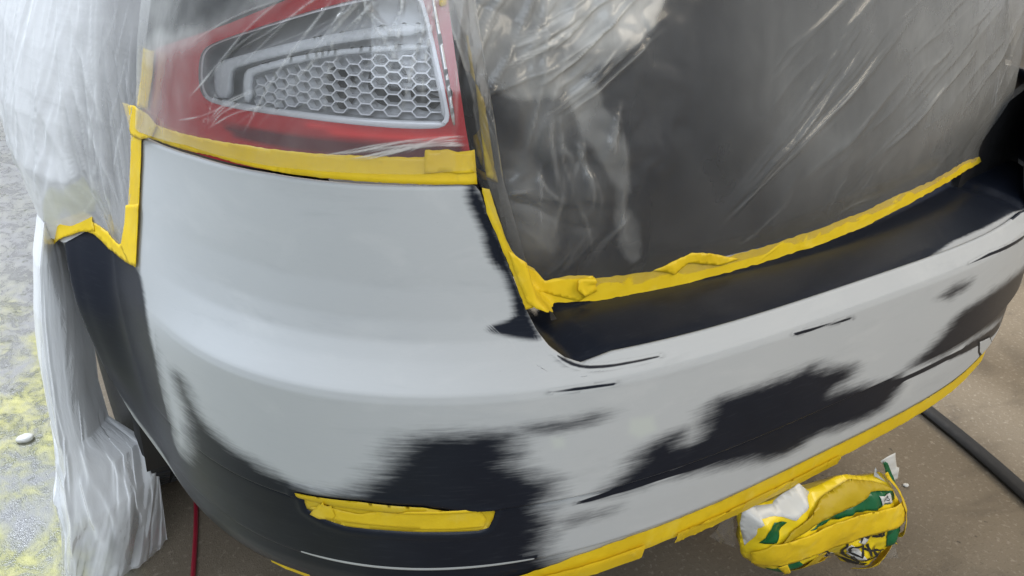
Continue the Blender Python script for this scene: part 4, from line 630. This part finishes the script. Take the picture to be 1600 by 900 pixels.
tag(ribbon((D['sill_low'], D['sill_up']), wr=.003, seed=21, off=.006, m=14, n=520), 'long yellow tape strip sealing the plastic sheet to the black loading sill', 'masking tape', 'strips of yellow masking tape')
tape('x', 'yellow tape strip running down the tailgate gap to the sill corner', poly=D['gap_tape'], fn=tail, off=.004, wr=.003, seed=22)
tape('x', 'crumpled yellow tape piece lifting off the middle of the sill strip', poly=D['crumple1'], fn=tail, off=.008, wr=.009, seed=23)
tape('x', 'small folded yellow tape scrap on the sill strip beside the corner', poly=D['crumple2'], fn=tail, off=.012, wr=.01, seed=24)
tape('x', 'narrow yellow tape strip seen dimly through the film beside the lamp inner edge', poly=D['gap_hint'], fn=tail, off=-.040, wr=.004, seed=25, mat=M_TAPE3)  # tape colour darkened to paint in the shade of the gap
tape('x', 'yellow tape end at the top inner corner of the tail lamp', poly=D['top_bit'], fn=tail, off=.004, wr=.004, seed=26)
tape('x', 'wide layered yellow tape patch at the left corner of the loading sill', poly=D['corner'], fn=tail, off=.0065, wr=.0035, seed=27)
# lower lip tapes
sl = np.linspace(.86, SL - .62, 60)
def lip(s0, s1, z0, z1, seed, off, label, wr=.003, mat=None):
    s = np.linspace(s0, s1, 80)
    r = ribbon((np.stack([s, z0(s)], 1), np.stack([s, z1(s)], 1)), wr=wr, seed=seed, fn=surf, off=off, n=420, m=9, mat=mat)
    return tag(r, label, 'masking tape', 'strips of yellow masking tape')
zlo = lambda s: np.interp(s, [.84, 1.0, 1.2, 1.5, 2.2], [.300, .304, .308, .310, .318])
zhi = lambda s: np.interp(s, [.84, .93, 1.02, 1.1, 1.5, 2.1, 2.2], [.306, .325, .340, .3455, .3465, .3465, .340])
lip(.86, 2.10, zlo, zhi, 31, .0042, 'long yellow tape strip along the bottom lip of the bumper')
lip(.84, 1.12, lambda s: zlo(s) - .012, lambda s: zlo(s) + .016, 32, .009, 'yellow tape end overlapping the lip tape nearest the viewer', .006)
lip(1.18, 1.55, lambda s: zlo(s) - .010, lambda s: zlo(s) + .012, 33, .008, 'narrow yellow tape strip doubled under the lip behind the wrapped bag', .006, M_TAPE2)
for i, (s0, s1, lab) in enumerate(((.22, .265, 'yellow tape tag under the bumper edge beside the wrapped wheel'), (.40, .45, 'tiny yellow tape corner peeping below the black bumper edge'), (.545, .62, 'yellow tape end below the black bumper corner at the picture bottom'))):
    lip(s0, s1, lambda s: z_bot(s) - .018, lambda s: z_bot(s) - .001, 40 + i, -.006, lab, .002)
# ------------------------------------------------------------------ plastic sheets
M_FILM = m_film('clear_masking_film', (.83, .84, .83), 1.0, .58, (26, 9, 1), .35, .19, .30)
M_FILM_X = m_film('crumpled_masking_film', (.92, .94, .97), 1.4, .35, (7, 9, 1), .06, .22, .35)
M_FILM_W = m_film('milky_masking_film', (.92, .94, .97), 1.2, .40, (3, 26, 1), .22, .20, .30)
foot = np.array([q[:2] for q in D['film_foot']])
nu, nv = 680, 330
s = np.linspace(.225, 2.60, nu); zf = np.interp(s, foot[:, 0], foot[:, 1])
zf = np.where(s > foot[-1, 0], np.minimum(foot[-1, 1] + (s - foot[-1, 0]) * 1.45, .868), zf)
v = np.linspace(0, 1, nv); SS = s[:, None] + 0 * v; ZZ = zf[:, None] + (np.maximum(1.34, zf + .02)[:, None] - zf[:, None]) * v ** 1.15
off = np.full(SS.shape, .006); haze = np.full(SS.shape, .045)
rise = smooth((ZZ - zf[:, None]) / .16)
xg = plan(SS)[0]
inb = gapmix(SS, ZZ)
off += rise * inb * (.012 + .016 * fbm(SS * 5, ZZ * 5, 3, 3) + .02 * smooth((xg - .8) / .6))
off += .0035 * (1 - inb) * rise * (1 + fbm(SS * 14, ZZ * 8, 5, 3) * 2)
PP = np.stack([SS.ravel(), ZZ.ravel()], 1)
PPw = PP + np.stack([.03 * fbm(PP[:, 0] * 22, PP[:, 1] * 22, 81, 3), .03 * fbm(PP[:, 0] * 22, PP[:, 1] * 22, 83, 3)], 1)
for hz in D['hazes_and_light']:  # milky areas; toward the right, uneven lighting is painted in as haze
    val, so = hz[-1]; haze += (val * smooth(.5 + sdf(PPw, round_poly(hz[:-1], 2)) / (2 * so))).reshape(SS.shape)
haze += inb * .03
haze += .012 + .05 * (SS < .84) + .25 * smooth((.52 - SS) / .20)
haze *= 1 - .62 * smooth((xg - .29) / .03) * (1 - smooth((xg - .37) / .07)) * smooth((.99 - ZZ) / .2)
wx = fbm(SS * 10, ZZ * 10, 71, 3); cloud = fbm(SS * 11 + wx * 2, ZZ * 9 - wx, 9, 5); off += rise * inb * (1 - smooth((xg - .56) / .16)) * (.045 * np.abs(fbm(SS * 8 + wx * 2, ZZ * 5, 77, 4)) + .010 * fbm(SS * 30 + wx * 4, ZZ * 14, 79, 3))
haze *= 1 + (2.1 - 1.8 * smooth((xg - .56) / .16)) * cloud
for a, b, (wd, h, k) in D['folds']:
    a = np.array(a); b = np.array(b); d = b - a; L = np.linalg.norm(d)
    if L < .01 or L > .9: continue
    t = ((SS - a[0]) * d[0] + (ZZ - a[1]) * d[1]) / L ** 2
    bow = .004 * np.sin(t * 5 + a[0] * 40)
    dist = ((SS - a[0]) * d[1] - (ZZ - a[1]) * d[0]) / L + bow
    fade = smooth(t / .2) * smooth((1 - t) / .35)
    off += h * fade * np.exp(-np.abs(dist) / (wd * (1.2 + 1.2 * np.clip(t, 0, 1)))) * rise
    haze += np.where(SS < .85, 1.25, .8) * k * fade * np.exp(-(dist / (wd * .9)) ** 2) * (.35 + 1.1 * vnoise(t * 9, t * 0 + a[0] * 9, 3))
haze = np.clip(haze, .02, .9)
Qf = tail(SS, ZZ, off)
tag(mesh_obj('plastic_sheet', Qf.reshape(-1, 3), grid_faces(nu, nv), M_FILM, None, {'haze': haze.ravel()}, PP),
    'thin clear plastic sheet taped over the tail lamp and tailgate', 'plastic sheet', 'plastic masking sheets')
# side sheet
nu, nv = 300, 260
yq = np.linspace(.595, 2.6, nu) ** 1.0; yq = .595 + 2.0 * np.linspace(0, 1, nu) ** 1.7
zlow = np.interp(yq, [.59, .625, .66, .70, .76, .80, .85, .95, 1.05, 1.2, 1.4, 1.6, 2.6], [.655, .648, .645, .648, .652, .622, .61, .61, .62, .64, .66, .68, .75])
v = np.linspace(0, 1, nv); YY = yq[:, None] + 0 * v; ZZ = zlow[:, None] + (1.42 - zlow[:, None]) * v
XX = np.interp(ZZ, [.3, .60, .66, .72, .80, .9, 1.05, 1.25, 1.42], [-.06, -.060, -.064, -.072, -.060, -.028, .035, .12, .20])
body_s = np.interp(-YY, -plan(np.linspace(-2, .6, 2000))[1], np.linspace(-2, .6, 2000))
bx = surf(body_s, ZZ, .0018)
wgt = smooth((YY - .60) / np.interp(ZZ, [.6, .75, 1.0, 1.4], [.30, .42, .55, .6]))
wgt = wgt * np.where(YY < .90, smooth((ZZ - zlow[:, None]) / .10 + smooth((YY - .83) / .06)), 1)
XX = np.minimum(bx[..., 0] * (1 - wgt) + XX * wgt, bx[..., 0])
near = 1 - wgt
fold = np.zeros(XX.shape); hazeS = .26 + .72 * smooth((YY - .68) / .30)
rngf = random.Random(11)
for i in range(70):       # folds fanning up from the tape at the arch tip
    y0 = rngf.uniform(.60, 1.15); z0 = np.interp(y0, yq, zlow) + rngf.uniform(0, .08); dy = rngf.uniform(-.10, .40); dz = rngf.uniform(.15, .6)
    L = math.hypot(dy, dz); wd = rngf.uniform(.0015, .006); h = rngf.uniform(.001, .006)
    t = ((YY - y0) * dy + (ZZ - z0) * dz) / L ** 2; dist = ((YY - y0) * dz - (ZZ - z0) * dy) / L + .006 * np.sin(t * 4 + i)
    fd = smooth(t / .15) * smooth((1 - t) / .4); e = np.exp(-np.abs(dist) / (wd * (1 + 1.5 * np.clip(t, 0, 1)))) * fd
    fold += h * e * .55; hazeS += rngf.uniform(-.04, .22) * e
for i in range(40):       # short creases by the seam tape
    y0 = rngf.uniform(.61, .80); z0 = rngf.uniform(.66, .92); dy = rngf.uniform(-.05, .08); dz = rngf.uniform(.03, .14)
    L = math.hypot(dy, dz); wd = rngf.uniform(.001, .003); h = rngf.uniform(.001, .004)
    t = ((YY - y0) * dy + (ZZ - z0) * dz) / L ** 2; dist = ((YY - y0) * dz - (ZZ - z0) * dy) / L
    e = np.exp(-np.abs(dist) / wd) * smooth(t / .2) * smooth((1 - t) / .3)
    fold += h * e * .5; hazeS += rngf.uniform(-.1, .35) * e
hazeS = hazeS * 1.08 + .2 * fbm(YY * 9, ZZ * 9, 31, 4)
XX = XX - fold - .01 * fbm(YY * 6, ZZ * 4, 8, 3) * wgt
ypos = bx[..., 1] * near + YY * wgt
tag(mesh_obj('plastic_sheet', np.stack([XX, YY, ZZ], -1).reshape(-1, 3), grid_faces(nu, nv), M_FILM_W, None, {'haze': np.clip(hazeS, .05, .97).ravel()}, np.stack([YY.ravel(), ZZ.ravel()], 1)),
    'milky white plastic sheet hanging down the car side left of the tail lamp', 'plastic sheet', 'plastic masking sheets')
# wheel wrap: a loose skirt of film from the arch to the floor
rowz = [.640, .58, .50, .42, .35, .28, .22, .15, .08, .02]
outX = [-.060, -.083, -.100, -.110, -.114, -.116, -.122, -.128, -.140, -.150]
frontY = [.86, .82, .79, .77, .755, .74, .73, .71, .695, .680]       # rear-facing edge of the wrap
inX = [-.050, -.036, -.026, -.026, -.033, -.030, .018, .030, .025, .020]
nu, nv = 260, 240
q = np.linspace(0, 1, nv); zk = np.array(rowz)[::-1]
zz = np.linspace(.012, .64, nv)
oX = np.interp(zz, zk, np.array(outX)[::-1]); iX = np.interp(zz, zk, np.array(inX)[::-1]); fY = np.interp(zz, zk, np.array(frontY)[::-1])
u = np.linspace(0, 1, nu)[:, None]
# u 0..0.45 rear-facing face from inner edge to outer edge, 0.45..1 outer face running forward
a1 = smooth(np.clip(u / .5, 0, 1)); a2 = np.clip((u - .45) / .55, 0, 1)
XX = iX * (1 - a1) + oX * a1 + .03 * a2 ** 2 * 0
YY = fY + .07 * (1 - a1) ** 2 + .40 * a2 ** 1.3
XX = XX - .012 * np.sin(a2 * math.pi) + .10 * a2 ** 2
ZZ = zz + 0 * u
gather = smooth((.26 - ZZ) / .2)
fr = fbm(u * 8 + ZZ * 5, ZZ * 4.2 + u * 3, 41, 3); fr2 = fbm(u * 18 + ZZ * 9, ZZ * 12 + u * 9, 43, 3) * (.35 + .65 * gather)
crump = fbm(u * 11 + 0 * zz, ZZ * 17, 47, 3)
amp = .004 + .022 * gather
ue = smooth(u / .06)
fw = np.zeros(XX.shape); rw = random.Random(5)
for i in range(64):
    u0 = rw.uniform(.02, .8); z0 = .26 + rw.uniform(-.04, .05); up_ = rw.random() < .45; du = rw.uniform(-.10, .10); dz = rw.uniform(.08, .34) if up_ else -rw.uniform(.08, .26)
    L2 = (du * .6) ** 2 + dz ** 2; t_ = ((u - u0) * .36 * du + (ZZ - z0) * dz) / L2; d_ = ((u - u0) * .6 * dz - (ZZ - z0) * du * .6) / math.sqrt(L2)
    fw += (rw.uniform(.1, .5) if up_ else rw.uniform(.3, .9)) * np.exp(-(d_ / rw.uniform(.003, .011)) ** 2) * smooth(t_ / .15) * smooth((1 - t_) / .5)
XX = XX - .005 * fw * ue; YY = YY - .005 * fw * ue
fr = fr * ue; fr2 = fr2 * ue; crump = crump * ue
XX = XX + fr * amp * .9 + fr2 * (.002 + .005 * gather) + crump * .014 * gather
YY = YY - np.abs(fr) * amp * 1.1 - fr2 * (.002 + .005 * gather) + crump * .02 * gather
ZZ = np.maximum(ZZ + crump * .02 * gather, .004)
hw_ = np.clip(1.3 - .80 * gather + .35 * fw * gather + .5 * fr + .9 * fr2 * gather + .5 * crump * gather , .25, .97)
tag(mesh_obj('plastic_sheet', np.stack([XX, YY, ZZ], -1).reshape(-1, 3), grid_faces(nu, nv), M_FILM_X, None, {'haze': hw_.ravel()}, np.stack([(u * 1.2 + 0 * zz).ravel(), ZZ.ravel()], 1)),
    'crumpled white plastic film wrapped round the rear wheel, trailing on the floor', 'plastic sheet', 'plastic masking sheets')
# ------------------------------------------------------------------ wrapped bag under the bumper
M_YEL = m_plain('printed_yellow_foil', rgb(.80, .60, .015), .35, 0, .10, 30, .1); M_GRN = m_plain('printed_green_foil', rgb(.005, .105, .036), .35, 0, .2, 30)
M_WHT = m_plain('white_foil', rgb(.58, .58, .56), .4, 0, .06, 30, .1); M_INK = m_plain('black_print', rgb(.02, .02, .02), .45)
M_CLRBAG = m_film('clear_bag_film', (.8, .8, .78), 1.0, .9, (30, 30, 1), .4, .12, .8)
BG = D['bag']; bo = round_poly(BG['outline'], 1)
bag = tag(empty('packaging_bag', (.97, .0, .02)), 'crumpled yellow and green packaging bag wrapped in tape below the bumper', 'packaging bag')
BI = Matrix.Translation((-.97, 0, -.02))
def bagfn(x, z, off, ck=1.0):
    P = np.stack([np.asarray(x), np.asarray(z)], 1); d = np.maximum(sdf(P, bo), -.004)
    dome = .032 * (1 - np.exp(-np.maximum(d, 0) / .022)) + np.minimum(d, 0) * .3
    cr = .004 * fbm(P[:, 0] * 22, P[:, 1] * 26, 61, 2)
    for dx, dz, f, a_, ph in ((.9, .5, 13, .0050, .2), (.4, -.9, 17, .0038, .55), (-.7, .7, 23, .0030, .1), (.2, .95, 31, .0020, .8), (.98, -.2, 41, .0016, .35)):
        wv = (P[:, 0] * dx + P[:, 1] * dz) * f + ph + .5 * vnoise(P[:, 0] * 9, P[:, 1] * 9, int(f)); cr = cr + a_ * np.abs(2 * (wv - np.floor(wv)) - 1)
    return np.stack([P[:, 0], .15 - .16 * P[:, 0] - dome - cr * ck * 1.55 * smooth(d / .02) - off - (1 - ck) * .017, P[:, 1]], -1)
def bagpart(name, poly, mat, off, res=.006, attrs=None, wr=0, seed=1, label=None, thick=.0004):
    o = skin(name, poly, mat, None, (lambda x, z, q: bagfn(x, z, q, .25)) if name == 'tape_band' else bagfn, off, res, wr, 60, seed, thick, attrs=attrs)
    o.parent = bag; o.matrix_parent_inverse = BI
    if label: o['label'] = label
    return o
bagpart('wrapper', bo, M_YEL, 0, .005)
Pb, Fb = fill(bo, .012); Qb = bagfn(Pb[:, 0], Pb[:, 1], 0); yb = .15 - .16 * Pb[:, 0]; Qb[:, 1] = yb + (yb - Qb[:, 1]) * .8
o = mesh_obj('wrapper_back', Qb, Fb, M_YEL); o.parent = bag; o.matrix_parent_inverse = BI
for i, k in enumerate(('green1', 'green2', 'green3', 'green4', 'green5')): bagpart('printed_panel', BG[k], M_GRN, .0012, .005, label='dark green printed panel')
bagpart('printed_panel', BG['white1'], M_WHT, .0018, .005, wr=.006, seed=3, label='white unprinted bag end')
bagpart('printed_panel', BG['black1'], M_INK, .0012, .005)
for i, (k, m_, of) in enumerate((('band_up', M_TAPE3, .003), ('band_left', M_TAPE, .0035), ('band_fold', M_TAPE2, .0035), ('band_main', M_TAPE, .005), ('band_low', M_TAPE2, .005), ('band_right', M_TAPE, .0075))):
    bagpart('tape_band', BG[k], m_, of, .0045, wr=.006, seed=70 + i)
bagpart('flap', BG['flap_top'], M_WHT, .012, .006, wr=.012, seed=5, label='white flap standing up'); bagpart('flap', BG['flap_low'], M_WHT, .004, .006, wr=.01, seed=6)
bagpart('flap', BG['flap_mid'], M_WHT, .004, .006, wr=.01, seed=6); bagpart('printed_panel', BG['flap_green'], M_GRN, .016, .005, wr=.006, seed=8)
hzf = lambda v_: (lambda P: {'haze': np.full(len(P), v_) + .15 * fbm(P[:, 0] * 40, P[:, 1] * 40, 3)})
bagpart('clear_edge', BG['clear_left'], M_CLRBAG, -.012, .006, hzf(.10), .02, 9, thick=0); bagpart('clear_edge', BG['clear_right'], M_CLRBAG, .004, .006, hzf(.16), .03, 10, thick=0)
lab = bagpart('sticker', BG['label'], M_WHT, .0030, .004, label='small white sticker lettered GB')
# lettering on the sticker
L4 = np.array(BG['label']); cu = bpy.data.curves.new('lettering', 'FONT'); cu.body = 'GB'; cu.size = 1.0; cu.align_x = 'CENTER'; cu.align_y = 'CENTER'
to = bpy.data.objects.new('lettering_source', cu); COL.objects.link(to); bpy.context.view_layer.update()
tm = bpy.data.meshes.new_from_object(to.evaluated_get(bpy.context.evaluated_depsgraph_get())); COL.objects.unlink(to); bpy.data.objects.remove(to)
cen_ = L4.mean(0); ex = (L4[1] - L4[0]); ey = (L4[0] - L4[3])
tv = np.array([v_.co[:2] for v_ in tm.vertices]); tv = cen_ + tv[:, :1] * ex * .46 + tv[:, 1:2] * ey * .80
Qt_ = bagfn(tv[:, 0], tv[:, 1], .0040)
o = mesh_obj('lettering', Qt_, [tuple(p.vertices) for p in tm.polygons], M_INK, smoothing=False); o.parent = lab
def stroke(name, pts, wd, mat, off):
    p = resample(pts, .004, False); n_ = len(p); t = np.gradient(p, axis=0); t /= np.linalg.norm(t, axis=1)[:, None] + 1e-9
    nn = np.stack([-t[:, 1], t[:, 0]], 1) * wd * (.6 + .8 * vnoise(np.arange(n_) * .7, np.zeros(n_), int(pts[0][0] * 1000)))[:, None]
    a_, b_ = p + nn, p - nn; Q_ = bagfn(np.concatenate([a_[:, 0], b_[:, 0]]), np.concatenate([a_[:, 1], b_[:, 1]]), off)
    o = mesh_obj(name, Q_, [(i, i + 1, n_ + i + 1, n_ + i) for i in range(n_ - 1)], mat, smoothing=False); o.parent = bag; o.matrix_parent_inverse = BI
for k in ('wprint1', 'wprint2', 'wprint3'): bagpart('printed_panel', BG[k], M_WHT, .0014, .004)
for l in D['drawing']: stroke('printed_line', l, .0022, M_INK, .0022)
# ------------------------------------------------------------------ floor things
def tube(name, pts, r, mat, flat=1.0, n=10):
    pts = np.array(pts, float); t = np.gradient(pts, axis=0); t /= np.linalg.norm(t, axis=1)[:, None]
    up = np.array([0, 0, 1.]); sd = np.cross(t, up); sd /= np.linalg.norm(sd, axis=1)[:, None]; a = np.linspace(0, 2 * math.pi, n + 1)
    V_ = pts[:, None] + r * (np.cos(a)[None, :, None] * sd[:, None] + flat * np.sin(a)[None, :, None] * up)
    return mesh_obj(name, V_.reshape(-1, 3), grid_faces(len(pts), n + 1), mat)
tt = np.linspace(-1.2, 3.5, 90)
hose = np.stack([1.737 - .121 * tt + .006 * np.sin(tt * 3), .235 - .299 * tt + .004 * np.cos(tt * 2), np.full(90, .0135)], 1)
tag(tube('air_hose', hose, .019, M_RUBBER, .7), 'thick black hose lying across the concrete right of the bag', 'hose')
M_REDC = m_plain('red_cable_sheath', rgb(.30, .012, .03), .5)
tt = np.linspace(-3, 6, 80)
tag(tube('cable', np.stack([.04 + .028 * tt + .01 * np.sin(tt * .9), .646 + .12 * tt, np.full(80, .0045)], 1), .0045, M_REDC), 'thin red cable on the floor under the black bumper corner', 'cable')
def pebble(loc, r, mat, seed, label):
    a = np.linspace(0, 2 * math.pi, 14); b_ = np.linspace(0, math.pi, 9); V_ = []
    for i in a:
        for j in b_:
            d = np.array([math.cos(i) * math.sin(j), math.sin(i) * math.sin(j), math.cos(j)]); k = 1 + .5 * float(fbm(np.array([d[0] * 1.7 + 3]), np.array([d[1] * 1.7 + d[2]]), seed, 2)[0])
            V_.append(np.array(loc) + d * np.array([r * 1.2, r, r * .55]) * k)
    return tag(mesh_obj('pebble', V_, grid_faces(14, 9), mat), label, 'pebble', 'loose bits on the ground')
pebble((-.172, 1.259, .006), .016, M_WHT, 1, 'pale pebble on the wet ground left of the wheel')
pebble((1.43, .10, .003), .006, M_WHT, 2, 'tiny white chip on the concrete between bag and hose')
